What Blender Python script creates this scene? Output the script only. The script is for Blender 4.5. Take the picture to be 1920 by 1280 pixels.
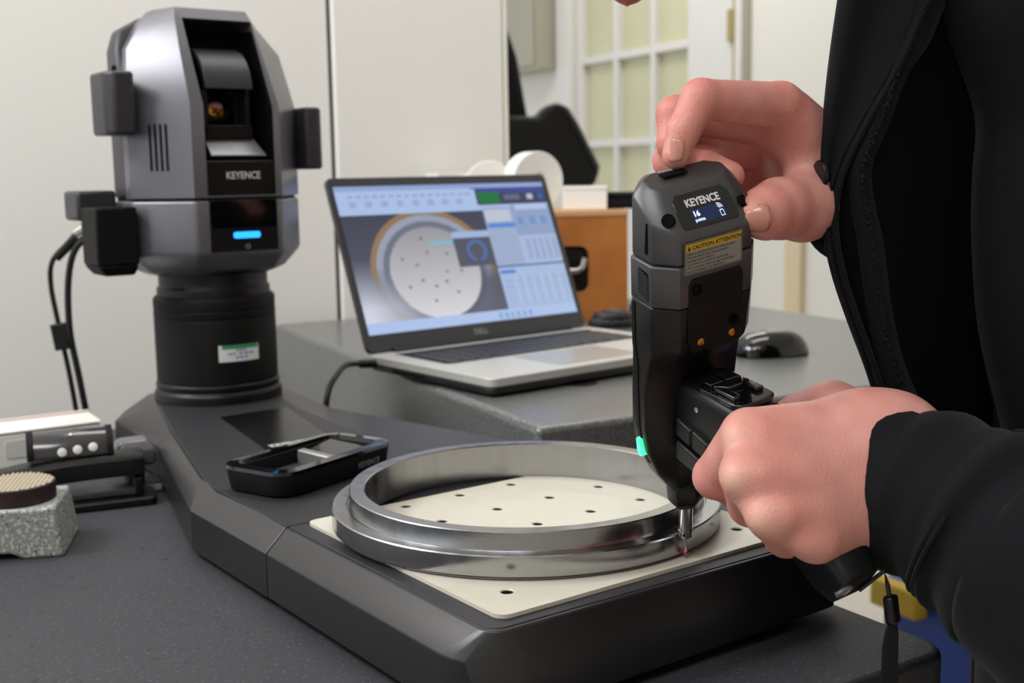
import bpy, bmesh, math, random
import numpy as np
from mathutils import Vector, Matrix
random.seed(7); rng = np.random.default_rng(7)
R = math.radians
for _o in list(bpy.data.objects): bpy.data.objects.remove(_o)
scene = bpy.context.scene
COL = scene.collection

# ------------------------------------------------------------------ camera
FPX = 2230.0; PITCH = R(8.1); ROLL = R(1.0); CAMZ = 0.25
_f = Vector((0, math.cos(PITCH), -math.sin(PITCH))); _r0 = Vector((1, 0, 0)); _u0 = _r0.cross(_f)
_r = _r0*math.cos(ROLL) - _u0*math.sin(ROLL); _u = _u0*math.cos(ROLL) + _r0*math.sin(ROLL)
cd = bpy.data.cameras.new('camera'); cam = bpy.data.objects.new('camera', cd); COL.objects.link(cam)
cd.sensor_width = 36.0; cd.lens = 36.0*FPX/1920.0; cd.clip_start = 0.02; cd.clip_end = 60
cam.matrix_world = Matrix(((_r.x, _u.x, -_f.x, 0), (_r.y, _u.y, -_f.y, 0), (_r.z, _u.z, -_f.z, CAMZ), (0, 0, 0, 1)))
cd.dof.use_dof = True; cd.dof.focus_distance = 0.57; cd.dof.aperture_fstop = 13.0
scene.camera = cam
# ------------------------------------------------------------------ light and exposure
world = bpy.data.worlds.new('world'); scene.world = world; world.use_nodes = True
world.node_tree.nodes['Background'].inputs[0].default_value = (0.89, 0.95, 1.0, 1)
world.node_tree.nodes['Background'].inputs[1].default_value = 0.95
scene.view_settings.view_transform = 'Standard'; scene.view_settings.look = 'None'
scene.view_settings.exposure = 0.06; scene.view_settings.gamma = 1.0; scene.view_settings.use_curve_mapping = False
def area(name, loc, target, sx, sy, power, colr):
    l = bpy.data.lights.new(name, 'AREA'); l.shape = 'RECTANGLE'; l.size = sx; l.size_y = sy; l.energy = power; l.color = colr
    o = bpy.data.objects.new(name, l); COL.objects.link(o); o.location = loc
    o.rotation_euler = (Vector(target)-Vector(loc)).to_track_quat('-Z', 'Y').to_euler(); return o
area('ceiling_light_left', (-1.45, 0.55, 1.45), (-0.2, 0.9, 0), 1.0, 0.5, 22, (1.0, 1.0, 0.99))
area('ceiling_light_middle', (0.05, 1.35, 1.75), (0.05, 1.2, 0), 1.1, 0.4, 9, (1.0, 1.0, 0.99))
area('ceiling_light_back', (0.1, 3.6, 1.8), (0.2, 3.9, 0), 1.2, 0.5, 17, (1.0, 0.99, 0.97))
area('ceiling_light_near', (-0.5, -0.5, 1.6), (-0.1, 0.5, 0), 1.1, 0.4, 15, (1.0, 1.0, 0.99))

# ------------------------------------------------------------------ measuring helpers
def ray(px, py): return _f*FPX + _r*(px-960) + _u*(640-py)
def on_z(px, py, z=0.0):
    d = ray(px, py); return Vector((0, 0, CAMZ)) + d*((z-CAMZ)/d.z)
def at(px, py, y):
    d = ray(px, py); return Vector((0, 0, CAMZ)) + d*(y/d.y)
def frame(origin, x, y, z):
    return Matrix(((x.x, y.x, z.x, origin.x), (x.y, y.y, z.y, origin.y), (x.z, y.z, z.z, origin.z), (0, 0, 0, 1)))

# ------------------------------------------------------------------ materials
def lin(c):
    return tuple(((v/255)/12.92 if v/255 <= 0.04045 else ((v/255+0.055)/1.055)**2.4) for v in c) + (1,)
def mat(name, c, rough=0.5, metal=0.0, emit=None, estr=0.0, bump=None, var=None, coat=0.0, spec=0.5, speck=None, aniso=0.0, sss=0.0, attr=None, sheen=0.0, trans=0.0):
    m = bpy.data.materials.new(name); m.use_nodes = True; nt = m.node_tree; b = nt.nodes['Principled BSDF']; L = nt.links
    b.inputs['Base Color'].default_value = lin(c); b.inputs['Roughness'].default_value = rough; b.inputs['Metallic'].default_value = metal
    b.inputs['Coat Weight'].default_value = coat; b.inputs['Specular IOR Level'].default_value = spec
    if aniso: b.inputs['Anisotropic'].default_value = aniso
    if sheen: b.inputs['Sheen Weight'].default_value = sheen; b.inputs['Sheen Roughness'].default_value = 0.4
    if trans: b.inputs['Transmission Weight'].default_value = trans
    if sss:
        b.inputs['Subsurface Weight'].default_value = sss; b.inputs['Subsurface Radius'].default_value = (1.0, 0.35, 0.2); b.inputs['Subsurface Scale'].default_value = 0.004
    if emit: b.inputs['Emission Color'].default_value = lin(emit); b.inputs['Emission Strength'].default_value = estr
    tc = nt.nodes.new('ShaderNodeTexCoord'); src = None
    if attr:
        a = nt.nodes.new('ShaderNodeAttribute'); a.attribute_name = attr; src = a.outputs['Color']
    def noise(scale, detail=4):
        n = nt.nodes.new('ShaderNodeTexNoise'); n.inputs['Scale'].default_value = scale; n.inputs['Detail'].default_value = detail
        L.new(tc.outputs['Object'], n.inputs['Vector']); return n
    def mix(f, c1, c2sock):
        x = nt.nodes.new('ShaderNodeMix'); x.data_type = 'RGBA'; L.new(f, x.inputs[0])
        if hasattr(c1, 'links'): L.new(c1, x.inputs[6])
        else: x.inputs[6].default_value = c1
        x.inputs[7].default_value = c2sock; return x.outputs[2]
    if var:                                   # (scale, colour, low, high)
        n = noise(var[0]); rp = nt.nodes.new('ShaderNodeMapRange'); rp.inputs[1].default_value = var[2]; rp.inputs[2].default_value = var[3]
        L.new(n.outputs['Fac'], rp.inputs[0]); src = mix(rp.outputs[0], src if src else lin(c), lin(var[1]))
    if speck:                                 # list of (scale, colour, threshold)
        for sc, sc_c, th in speck:
            n = noise(sc, 2); rp = nt.nodes.new('ShaderNodeMapRange'); rp.inputs[1].default_value = th; rp.inputs[2].default_value = th+0.05
            L.new(n.outputs['Fac'], rp.inputs[0]); src = mix(rp.outputs[0], src if src else lin(c), lin(sc_c))
    if src: L.new(src, b.inputs['Base Color'])
    if bump:
        n = noise(bump[0], 5); bn = nt.nodes.new('ShaderNodeBump'); bn.inputs['Strength'].default_value = bump[1]; bn.inputs['Distance'].default_value = bump[2] if len(bump) > 2 else 0.001
        L.new(n.outputs['Fac'], bn.inputs['Height']); L.new(bn.outputs[0], b.inputs['Normal'])
    return m
M = {}
M['wall'] = mat('wall_paint', (244, 242, 238), 0.6, bump=(40, 0.1, 0.001), var=(1.5, (240, 237, 232), 0.4, 0.7))
M['wall2'] = mat('wall_cream', (232, 228, 219), 0.6)
M['seam'] = mat('dark_joint', (70, 64, 56), 0.7)
M['trimw'] = mat('white_trim', (226, 223, 218), 0.45)
M['floor'] = mat('floor_pale', (222, 214, 202), 0.5, var=(3, (212, 205, 194), 0.4, 0.7))
M['ceil'] = mat('ceiling_paint', (235, 233, 228), 0.8)
M['pane'] = mat('frosted_pane', (204, 200, 164), 0.35, var=(3, (212, 208, 174), 0.35, 0.7))
M['granite'] = mat('granite_dark', (62, 62, 67), 0.6, spec=0.3, var=(9, (56, 56, 61), 0.35, 0.7), speck=[(420, (86, 86, 90), 0.62), (150, (46, 47, 51), 0.66), (700, (140, 140, 142), 0.71)], bump=(700, 0.35, 0.0004))
M['granite2'] = mat('granite_grey', (102, 103, 102), 0.28, spec=1.0, speck=[(380, (134, 135, 136), 0.58), (300, (68, 70, 72), 0.60)], bump=(600, 0.15, 0.0003))
M['base_lt'] = mat('housing_grey', (45, 44, 46), 0.35, metal=0.5, spec=1.0, bump=(2600, 0.12, 0.0002))
M['base_dk'] = mat('housing_charcoal', (62, 61, 65), 0.45, bump=(2600, 0.12, 0.0002))
M['deck'] = mat('deck_charcoal', (44, 43, 47), 0.5, spec=0.4, bump=(2600, 0.15, 0.0002))
M['head'] = mat('head_metallic_grey', (118, 117, 124), 0.34, metal=0.5, bump=(2200, 0.1, 0.0002))
M['head_dk'] = mat('head_dark_grey', (58, 57, 62), 0.42, metal=0.25)
M['black'] = mat('black_plastic', (12, 12, 13), 0.4, spec=0.35)
M['blackm'] = mat('black_matt', (8, 8, 9), 0.6, spec=0.25)
M['void'] = mat('black_void', (4, 4, 5), 0.8, spec=0.1)
M['gloss'] = mat('black_gloss', (8, 8, 9), 0.08, coat=0.5)
M['beige'] = mat('plate_beige', (208, 204, 190), 0.38, bump=(1500, 0.08, 0.0002), var=(30, (202, 198, 182), 0.45, 0.7))
M['hole'] = mat('hole_shadow_steel', (60, 58, 54), 0.4, metal=0.7)
M['steel'] = mat('turned_steel', (168, 168, 170), 0.28, metal=1.0)
M['steel2'] = mat('brushed_steel', (200, 198, 194), 0.3, metal=1.0)
M['chrome'] = mat('chrome', (200, 198, 194), 0.14, metal=1.0)
M['gold'] = mat('brass_screw', (206, 150, 60), 0.3, metal=1.0)
M['ruby'] = mat('ruby', (150, 10, 45), 0.08, coat=1.0, emit=(170, 10, 50), estr=0.12)
M['probe_g'] = mat('probe_gunmetal', (80, 79, 81), 0.36, metal=0.5, bump=(2400, 0.12, 0.0002))
M['probe_k'] = mat('probe_black', (16, 15, 16), 0.4, spec=0.35, bump=(2400, 0.1, 0.0002))
M['probe_s'] = mat('probe_silver', (150, 149, 150), 0.38, metal=0.6)
M['white'] = mat('white_plastic', (242, 242, 238), 0.4)
M['print'] = mat('white_print', (215, 215, 215), 0.5, emit=(215, 215, 215), estr=0.0)
M['printdim'] = mat('grey_print', (150, 150, 150), 0.5)
M['ink'] = mat('black_print', (24, 24, 24), 0.6)
M['yellow'] = mat('yellow_print', (196, 160, 36), 0.5)
M['labelg'] = mat('label_grey', (136, 133, 127), 0.5)
M['lcd'] = mat('lcd_dark_blue', (8, 16, 34), 0.2, emit=(20, 44, 88), estr=0.5)
M['lcdw'] = mat('lcd_white', (220, 235, 255), 0.4, emit=(215, 232, 255), estr=1.0)
M['blue_led'] = mat('blue_led', (60, 150, 255), 0.3, emit=(30, 140, 255), estr=2.2)
M['green_led'] = mat('green_led', (80, 255, 170), 0.3, emit=(60, 255, 160), estr=1.5)
M['sticker'] = mat('sticker_white', (226, 236, 230), 0.5)
M['sgreen'] = mat('sticker_green', (60, 150, 100), 0.5)
M['sblue'] = mat('blue_ink', (80, 90, 180), 0.6)
M['lap_al'] = mat('laptop_aluminium', (206, 205, 200), 0.38, metal=0.2)
M['lap_dk'] = mat('laptop_bezel', (62, 62, 66), 0.4)
M['lap_bt'] = mat('laptop_underside', (24, 24, 26), 0.5)
M['key'] = mat('key_cap', (52, 53, 56), 0.5)
M['screen'] = mat('screen_picture', (0, 0, 0), 0.25, spec=0.3)
M['wood'] = mat('varnished_wood', (186, 116, 54), 0.4, var=(12, (160, 92, 40), 0.4, 0.7))
M['woodl'] = mat('wood_edge', (206, 158, 110), 0.5)
M['rubber'] = mat('cable_rubber', (17, 17, 18), 0.5)
M['cast'] = mat('cast_iron_paint', (146, 148, 144), 0.6, speck=[(380, (188, 190, 186), 0.53), (300, (100, 100, 98), 0.62), (80, (60, 58, 54), 0.72)], bump=(400, 0.5, 0.0008))
M['brown'] = mat('dark_brown_metal', (48, 34, 32), 0.45)
M['cream'] = mat('worn_cream_peak', (196, 184, 160), 0.45)
M['blue'] = mat('blue_paint', (26, 66, 156), 0.45)
M['tan'] = mat('tan_wood_strip', (224, 202, 168), 0.5)
M['pgrey'] = mat('panel_grey', (176, 172, 154), 0.5)
M['brass'] = mat('brass_old', (170, 150, 90), 0.45, metal=0.3)
M['pink'] = mat('pink_edge', (234, 214, 206), 0.5)
M['skin'] = mat('skin', (214, 160, 142), 0.44, attr='tone', sss=0.06, spec=0.4, bump=(800, 0.35, 0.0008))
M['nail'] = mat('fingernail', (180, 122, 108), 0.25, coat=0.25, sss=0.03)
M['cloth'] = mat('black_jacket_cloth', (18, 19, 23), 0.85, spec=0.15, sheen=0.06, bump=(1600, 0.5, 0.0006), var=(14, (14, 15, 18), 0.4, 0.65))
M['shirt'] = mat('black_shirt_cloth', (9, 9, 10), 0.95, spec=0.05)
M['fuzz'] = mat('frayed_edge', (38, 39, 43), 0.95, spec=0.05)
M['hair'] = mat('greyish_beard', (78, 72, 70), 0.7)
M['tagblue'] = mat('dark_blue_plastic', (20, 32, 66), 0.4)

def turned(m):
    nt = m.node_tree; L = nt.links; b = nt.nodes['Principled BSDF']; tc = nt.nodes.new('ShaderNodeTexCoord')
    def nz(sc, detail):
        mp = nt.nodes.new('ShaderNodeMapping'); mp.inputs['Scale'].default_value = sc; L.new(tc.outputs['Object'], mp.inputs['Vector'])
        n = nt.nodes.new('ShaderNodeTexNoise'); n.inputs['Scale'].default_value = 1.0; n.inputs['Detail'].default_value = detail; L.new(mp.outputs[0], n.inputs['Vector']); return n
    n = nz((110, 110, 4), 4); r = nt.nodes.new('ShaderNodeMapRange'); r.inputs[1].default_value = 0.35; r.inputs[2].default_value = 0.65; r.inputs[3].default_value = 0.17; r.inputs[4].default_value = 0.27
    L.new(n.outputs['Fac'], r.inputs[0]); L.new(r.outputs[0], b.inputs['Roughness'])
    n2 = nz((6, 6, 5200), 3); bn = nt.nodes.new('ShaderNodeBump'); bn.inputs['Strength'].default_value = 0.10; bn.inputs['Distance'].default_value = 0.0002; L.new(n2.outputs['Fac'], bn.inputs['Height'])
    
    L.new(bn.outputs[0], b.inputs['Normal'])
turned(M['steel'])

# ------------------------------------------------------------------ object helpers
def link(name, me, m=None, parent=None, smooth=40, bevel=0.0, seg=2):
    o = bpy.data.objects.new(name, me); COL.objects.link(o)
    if m is not None:
        me.materials.clear()
        for mm in (m if isinstance(m, (list, tuple)) else [m]): me.materials.append(mm)
    if parent: o.parent = parent
    if smooth:
        me.shade_smooth(); me.set_sharp_from_angle(angle=R(smooth))
    if bevel:
        md = o.modifiers.new('bevel', 'BEVEL'); md.width = bevel; md.segments = seg; md.limit_method = 'ANGLE'; md.angle_limit = R(28); md.harden_normals = False
        if smooth: me.shade_smooth(); me.set_sharp_from_angle(angle=R(max(smooth, 55)))
    return o
def thing(name, label, cat, mw=None, group=None):
    o = bpy.data.objects.new(name, None); COL.objects.link(o); o.empty_display_size = 0.02
    if mw is not None: o.matrix_world = mw if isinstance(mw, Matrix) else Matrix.Translation(mw)
    return tag(o, label, cat, group)
def tag(o, label=None, cat=None, group=None, kind=None):
    if label: o['label'] = label
    if cat: o['category'] = cat
    if group: o['group'] = group
    if kind: o['kind'] = kind
    return o
def struct(o): o['kind'] = 'structure'; return o
def mesh(name, v, f):
    me = bpy.data.meshes.new(name); me.from_pydata([tuple(p) for p in v], [], [tuple(q) for q in f]); me.validate(); me.update(); return me
class MB:
    def __init__(s): s.v = []; s.f = []; s.mi = []
    def add(s, v, f, mi=0):
        n = len(s.v); s.v += [tuple(p) for p in v]; s.f += [tuple(i+n for i in q) for q in f]; s.mi += [mi]*len(f); return s
    def box(s, x0, x1, y0, y1, z0, z1, T=None, mi=0):
        v = [(x, y, z) for z in (z0, z1) for x, y in ((x0, y0), (x1, y0), (x1, y1), (x0, y1))]
        if T is not None: v = [T @ Vector(p) for p in v]
        return s.add(v, [(3, 2, 1, 0), (4, 5, 6, 7), (0, 1, 5, 4), (1, 2, 6, 5), (2, 3, 7, 6), (3, 0, 4, 7)], mi)
    def loft(s, rings, cap=True, mi=0, closed=True):
        n = len(rings[0]); b = []
        v = [p for r in rings for p in r]; f = []
        for i in range(len(rings)-1):
            for j in range(n if closed else n-1):
                k = (j+1) % n; f.append((i*n+j, i*n+k, (i+1)*n+k, (i+1)*n+j))
        if cap: f.append(tuple(range(n))[::-1]); f.append(tuple((len(rings)-1)*n+j for j in range(n)))
        return s.add(v, f, mi)
    def prism(s, poly, z0, z1, T=None, mi=0):
        r = [[Vector((x, y, z)) for x, y in poly] for z in (z0, z1)]
        if T is not None: r = [[T @ p for p in q] for q in r]
        return s.loft(r, True, mi)
    def lathe(s, prof, T=None, n=48, mi=0, cap=True):
        rings = []
        for rr, z in prof:
            ring = [Vector((rr*math.cos(2*math.pi*i/n), rr*math.sin(2*math.pi*i/n), z)) for i in range(n)]
            if T is not None: ring = [T @ p for p in ring]
            rings.append(ring)
        return s.loft(rings, cap, mi)
    def tube(s, pts, r, n=10, mi=0):
        pts = [Vector(p) for p in pts]; rings = []; rs = r if isinstance(r, (list, tuple)) else [r]*len(pts); prev = None
        for i, p in enumerate(pts):
            t = (pts[min(i+1, len(pts)-1)]-pts[max(i-1, 0)]).normalized()
            if prev is None: prev = t.orthogonal()
            a = (prev-t*prev.dot(t)).normalized(); prev = a; b = t.cross(a)
            rings.append([p+(a*math.cos(2*math.pi*k/n)+b*math.sin(2*math.pi*k/n))*rs[i] for k in range(n)])
        return s.loft(rings, True, mi)
    def build(s, name, m, parent=None, bevel=0.0, smooth=40, seg=2):
        me = mesh(name, s.v, s.f)
        if len(me.polygons) == len(s.mi): me.polygons.foreach_set('material_index', s.mi)
        bm = bmesh.new(); bm.from_mesh(me); bmesh.ops.recalc_face_normals(bm, faces=bm.faces); bm.to_mesh(me); bm.free()
        return link(name, me, m, parent, smooth, bevel, seg)
def spline(pts, n=8):
    P = [Vector(p) for p in pts]; P = [P[0]*2-P[1]]+P+[P[-1]*2-P[-2]]; out = []
    for i in range(1, len(P)-2):
        for k in range(n):
            t = k/n; a, b, c, d = P[i-1], P[i], P[i+1], P[i+2]
            out.append(0.5*((2*b)+(c-a)*t+(2*a-5*b+4*c-d)*t*t+(3*b-a-3*c+d)*t**3))
    return out+[P[-2]]
def rrect(w, h, r, n=5, cx=0, cy=0):
    o = []
    for sx, sy, a0 in ((1, 1, 0), (-1, 1, 90), (-1, -1, 180), (1, -1, 270)):
        for k in range(n+1):
            a = R(a0+90*k/n); o.append((cx+sx*(w/2-r)+r*math.cos(a), cy+sy*(h/2-r)+r*math.sin(a)))
    return o
def boolean(o, cutter, op='DIFFERENCE'):
    cutter.parent = o.parent; bpy.context.view_layer.update()
    md = o.modifiers.new('b', 'BOOLEAN'); md.object = cutter; md.operation = op; md.solver = 'EXACT'
    dg = bpy.context.evaluated_depsgraph_get(); me = bpy.data.meshes.new_from_object(o.evaluated_get(dg)); o.modifiers.clear(); o.data = me
    bpy.data.objects.remove(cutter); me.shade_smooth(); me.set_sharp_from_angle(angle=R(40)); return o
def text(name, s, size, T, m, parent=None, depth=0.0001, align='LEFT', bold=0.0, sx=1.0, shear=0.0):
    cu = bpy.data.curves.new(name, 'FONT'); cu.body = s; cu.size = size; cu.extrude = depth; cu.align_x = align; cu.offset = bold; cu.shear = shear; cu.resolution_u = 3
    tmp = bpy.data.objects.new('tmp', cu); COL.objects.link(tmp); dg = bpy.context.evaluated_depsgraph_get()
    me = bpy.data.meshes.new_from_object(tmp.evaluated_get(dg)); bpy.data.objects.remove(tmp)
    me.transform(T @ Matrix.Diagonal((sx, 1, 1, 1))); return link(name, me, m, parent, 0)
def plane_T(o, x, y):
    x = Vector(x).normalized(); y = Vector(y); y = (y-x*y.dot(x)).normalized(); return frame(Vector(o), x, y, x.cross(y))

# ------------------------------------------------------------------ the room
def azv(deg): return Vector((math.sin(R(deg)), math.cos(R(deg)), 0))
FLZ = -0.85; CEZ = 1.95
b = MB(); b.box(-3.5, 5, -3, 8, FLZ-0.05, FLZ); struct(b.build('floor', M['floor'], smooth=0))
b = MB(); b.box(-3.5, 5, -3, 8, CEZ, CEZ+0.05); struct(b.build('ceiling', M['ceil'], smooth=0))
b = MB(); b.box(2.6, 2.7, -2.7, 0.60, FLZ, CEZ); struct(b.build('wall_right', M['wall2'], smooth=0))
b = MB(); b.box(-3.5, 2.7, -2.8, -2.7, FLZ, CEZ); struct(b.build('wall_front', M['wall2'], smooth=0))
# left partition: x along azimuth 63.7
wl = frame(Vector((-0.007, 1.80, 0)), azv(63.7), azv(-26.3), Vector((0, 0, 1)))
b = MB(); b.box(-2.9, -0.268, 0, 0.10, FLZ, CEZ); wall = b.build('wall_left', M['wall'], None, 0.001); wall.matrix_world = wl; struct(wall)
b = MB(); b.box(-0.262, 0, -0.004, 0.10, FLZ, CEZ); o = b.build('trim_1', M['wall'], None, 0.004); o.matrix_world = wl; struct(o)
b = MB(); b.box(-0.268, -0.262, 0.004, 0.09, FLZ, CEZ); o = b.build('trim_2', M['seam'], None); o.matrix_world = wl; struct(o)
b = MB(); b.box(0.001, 0.006, -0.006, 0.11, FLZ, CEZ); o = b.build('trim_3', M['wall2'], None, 0.001); o.matrix_world = wl; struct(o)
# back wall: runs along azimuth -28, nearer to the right.  local x = towards the right and viewer
WB = frame(Vector((0.46, 4.5, 0)), azv(152), azv(62), Vector((0, 0, 1)))     # y = behind the wall
def wb_x(px):                                                               # where a column of the photograph meets this wall
    d = ray(px, 320); c = Vector((0, 0, 0)); n = azv(62); o0 = Vector((0.46, 4.5, 0)); t = (o0.dot(n))/(Vector((d.x, d.y, 0)).dot(n))
    return (Vector((d.x, d.y, 0))*t-o0).dot(azv(152))
def wb_z(px, py):
    d = ray(px, py); n = azv(62); t = Vector((0.46, 4.5, 0)).dot(n)/(Vector((d.x, d.y, 0)).dot(n)); return CAMZ+d.z*t
def wbx(name, px0, px1, z0, z1, y0, y1, m, parent=None, bevel=0.0, st=True):
    b = MB(); b.box(wb_x(px0), wb_x(px1), y0, y1, z0, z1); o = b.build(name, m, parent, bevel)
    if not parent: o.matrix_world = WB
    if st and not parent: struct(o)
    return o
xs = (wb_x(1085), wb_x(1372))
b = MB(); b.box(-2.6, xs[0], 0, 0.12, FLZ, CEZ); b.box(xs[1], 4.5, 0, 0.12, FLZ, CEZ)
o = b.build('wall_back', M['wall2'], None); o.matrix_world = WB; struct(o)
# panelled door with glass
door = bpy.data.objects.new('door_1', None); COL.objects.link(door); door.matrix_world = WB; struct(door)
x0, x1 = xs; gx = [wb_x(1093), wb_x(1155), wb_x(1224), wb_x(1288)]
zt = [wb_z(1150, 358), wb_z(1150, 268), wb_z(1150, 106)]; dz = zt[2]-zt[1]; zt = [zt[1]-dz*0.62, zt[1], zt[2], zt[2]+dz, zt[2]+2*dz]
b = MB(); b.box(x0, gx[0], 0.0, 0.05, FLZ+0.01, CEZ); b.box(gx[3], x1, 0.0, 0.05, FLZ+0.01, CEZ); b.box(gx[0], gx[3], 0, 0.05, FLZ+0.01, zt[0]); b.box(gx[0], gx[3], 0, 0.05, zt[-1], CEZ)
b.build('door_stile', M['trimw'], door, 0.004)
for x in gx[1:3]:
    b = MB(); b.box(x-0.014, x+0.014, -0.002, 0.045, zt[0], zt[-1]); b.build('muntin', M['trimw'], door, 0.004)
for z in zt[1:-1]:
    b = MB(); b.box(gx[0], gx[3], -0.001, 0.044, z-0.014, z+0.014); b.build('muntin', M['trimw'], door, 0.004)
for i in range(3):
    for j in range(len(zt)-1):
        b = MB(); b.box(gx[i]+0.002, gx[i+1]-0.002, 0.028, 0.034, zt[j]+0.002, zt[j+1]-0.002); b.build('pane', M['pane'], door, 0)
# hinge plate, dark gap and jamb strips beside the door
b = MB(); b.box(wb_x(1366), wb_x(1378), -0.012, 0.0, wb_z(1370, 78), wb_z(1370, 18)); b.build('hinge', M['brass'], door, 0.002)
wbx('trim_4', 1374, 1387, FLZ, CEZ, -0.006, 0.0, M['brass'])
wbx('trim_5', 1388, 1400, FLZ, CEZ, -0.03, 0.0, M['trimw'], bevel=0.004)
wbx('trim_6', 1401, 1406, FLZ, CEZ, -0.012, 0.0, M['pgrey'])
wbx('trim_7', 1056, 1082, FLZ, CEZ, -0.03, 0.0, M['trimw'], bevel=0.006)
wbx('trim_8', 1482, 1512, FLZ, 0.16, -0.02, 0.0, M['tan'], bevel=0.003)
# grey cabinet on the wall, left of the door
cab = thing('electrical_cabinet', 'flat grey metal wall cabinet hanging left of the glazed door', 'cabinet', WB)
cz = wb_z(1020, 136)
b = MB(); b.box(wb_x(968), wb_x(1050), -0.10, -0.001, cz, cz+1.0); b.build('body', M['pgrey'], cab, 0.006)
b = MB(); b.box(wb_x(972), wb_x(1046), -0.108, -0.101, cz+0.02, cz+0.98); b.build('door', M['pgrey'], cab, 0.003)

# ------------------------------------------------------------------ granite tables
E2 = azv(-32.5); E1 = azv(57.5); GA = Vector((0.2283, 0.5917, 0))
gt = thing('granite_table', 'dark blue-grey granite surface table under the measuring machine', 'table', frame(GA, E1, E2, Vector((0, 0, 1))))
b = MB(); b.prism(rrect(1.3, 0.84, 0.016, 5, -0.65, 0.42), -0.11, 0.0); b.build('slab', M['granite'], gt, 0.004, seg=3)
b = MB(); b.box(-1.26, -0.04, 0.04, 0.80, FLZ+0.08, -0.111); b.build('stand', M['head_dk'], gt, 0.003)
for fx in (-1.2, -0.1):
    for fy in (0.1, 0.74):
        b = MB(); b.lathe([(0.03, FLZ), (0.03, FLZ+0.02), (0.012, FLZ+0.025), (0.012, FLZ+0.079)], Matrix.Translation((fx, fy, 0)), 16); b.build('foot', M['black'], gt)
BC = Vector((0.019, 0.921, 0)); BX = azv(63.7); BY = azv(-26.3)
gb = thing('granite_block', 'thick grey speckled granite block carrying the open laptop', 'surface plate', frame(BC, BX, BY, Vector((0, 0, 1))))
b = MB(); b.box(0, 0.66, 0, 0.775, -0.05, 0.05); b.build('slab', M['granite2'], gb, 0.006, seg=3)
b = MB(); b.box(0.03, 0.20, 0.03, 0.75, FLZ+0.001, -0.051); b.build('stand', M['head_dk'], gb, 0.003)
for y_ in (0.05, 0.70):
    b = MB(); b.box(0.585, 0.625, y_, y_+0.04, FLZ+0.001, -0.051); b.build('leg', M['head_dk'], gb, 0.003)
b = MB(); p = gb.matrix_world.inverted() @ on_z(1085, 718, 0.05)
b.lathe([(0.018, 0.0501), (0.018, 0.0506), (0.010, 0.0506), (0.008, 0.0502)], Matrix.Translation((p.x, p.y, 0)), 28); b.build('lifting_insert', M['hole'], gb)

# ------------------------------------------------------------------ measuring machine: base, column and head are one thing
RC = Vector((0.0065, 0.6814, 0)); BXd = azv(53.8); BYd = azv(-36.2)
BASE = frame(RC, BXd, BYd, Vector((0, 0, 1)))
mm = thing('measuring_machine', 'grey coordinate measuring machine with low stage and camera head on a black column', 'measuring machine', BASE)
def arcs(corners, n=6):                    # corners: (x, y, radius) going round; returns a polygon with rounded corners
    out = []; k = len(corners)
    for i, (x, y, r) in enumerate(corners):
        p = Vector((x, y)); a = Vector(corners[i-1][:2]); c = Vector(corners[(i+1) % k][:2])
        u = (a-p).normalized(); v = (c-p).normalized(); ang = u.angle(v); d = r/math.tan(ang/2); bis = (u+v).normalized(); ce = p+bis*(r/math.sin(ang/2))
        s = p+u*d; e = p+v*d; a0 = math.atan2((s-ce).y, (s-ce).x); a1 = math.atan2((e-ce).y, (e-ce).x); da = (a1-a0+math.pi) % (2*math.pi)-math.pi
        for j in range(n+1): t = a0+da*j/n; out.append((ce.x+r*math.cos(t), ce.y+r*math.sin(t)))
    return out
def ringz(poly, z): return [Vector((x, y, z)) for x, y in poly]
lowf = arcs([(-0.1305, -0.136, 0.030), (0.119, -0.136, 0.010), (0.121, 0.0785, 0.0008), (-0.1305, 0.0785, 0.0008)])
midf = arcs([(-0.1170, -0.130, 0.010), (0.117, -0.134, 0.008), (0.119, 0.0785, 0.0008), (-0.1170, 0.0785, 0.0008)])
deckf = arcs([(-0.1150, -0.1275, 0.009), (0.113, -0.1315, 0.007), (0.117, 0.0785, 0.0008), (-0.1150, 0.0785, 0.0008)])
b = MB(); b.loft([ringz(lowf, 0.006), ringz(lowf, 0.0325), ringz(midf, 0.0458)]); b.build('front_housing', M['base_lt'], mm, 0.0008, seg=2, smooth=32)
b = MB(); b.loft([ringz(deckf, 0.0450), ringz(deckf, 0.0463)]); b.build('front_deck', M['deck'], mm, 0.0004)
lowr = arcs([(-0.1305, 0.0795, 0.0008), (0.121, 0.0795, 0.0008), (0.121, 0.195, 0.02), (0.078, 0.385, 0.03), (0.095, 0.53, 0.02), (0.075, 0.575, 0.02), (-0.045, 0.575, 0.02), (-0.0745, 0.521, 0.006), (-0.0790, 0.3996, 0.02), (-0.1306, 0.1955, 0.006)])
topr = arcs([(-0.1170, 0.0795, 0.0008), (0.119, 0.0795, 0.0008), (0.117, 0.19, 0.02), (0.074, 0.385, 0.03), (0.089, 0.53, 0.018), (0.070, 0.568, 0.018), (-0.030, 0.568, 0.018), (-0.0400, 0.509, 0.006), (-0.0771, 0.3687, 0.006), (-0.1121, 0.223, 0.010)])
b = MB(); b.loft([ringz(lowr, 0.006), ringz(lowr, 0.0325), ringz(topr, 0.0458)]); b.build('rear_housing', M['base_lt'], mm, 0.0008, smooth=32)
dk = [(-0.1155, 0.0800), (0.086, 0.0800), (0.083, 0.12), (0.047, 0.20), (0.044, 0.30), (0.050, 0.40), (0.064, 0.47), (0.070, 0.50), (0.050, 0.556), (-0.020, 0.556), (-0.037, 0.508), (-0.0750, 0.3687), (-0.1100, 0.223), (-0.1155, 0.190)]
dk1 = [p for p in dk if p[1] <= 0.2] + []
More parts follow.
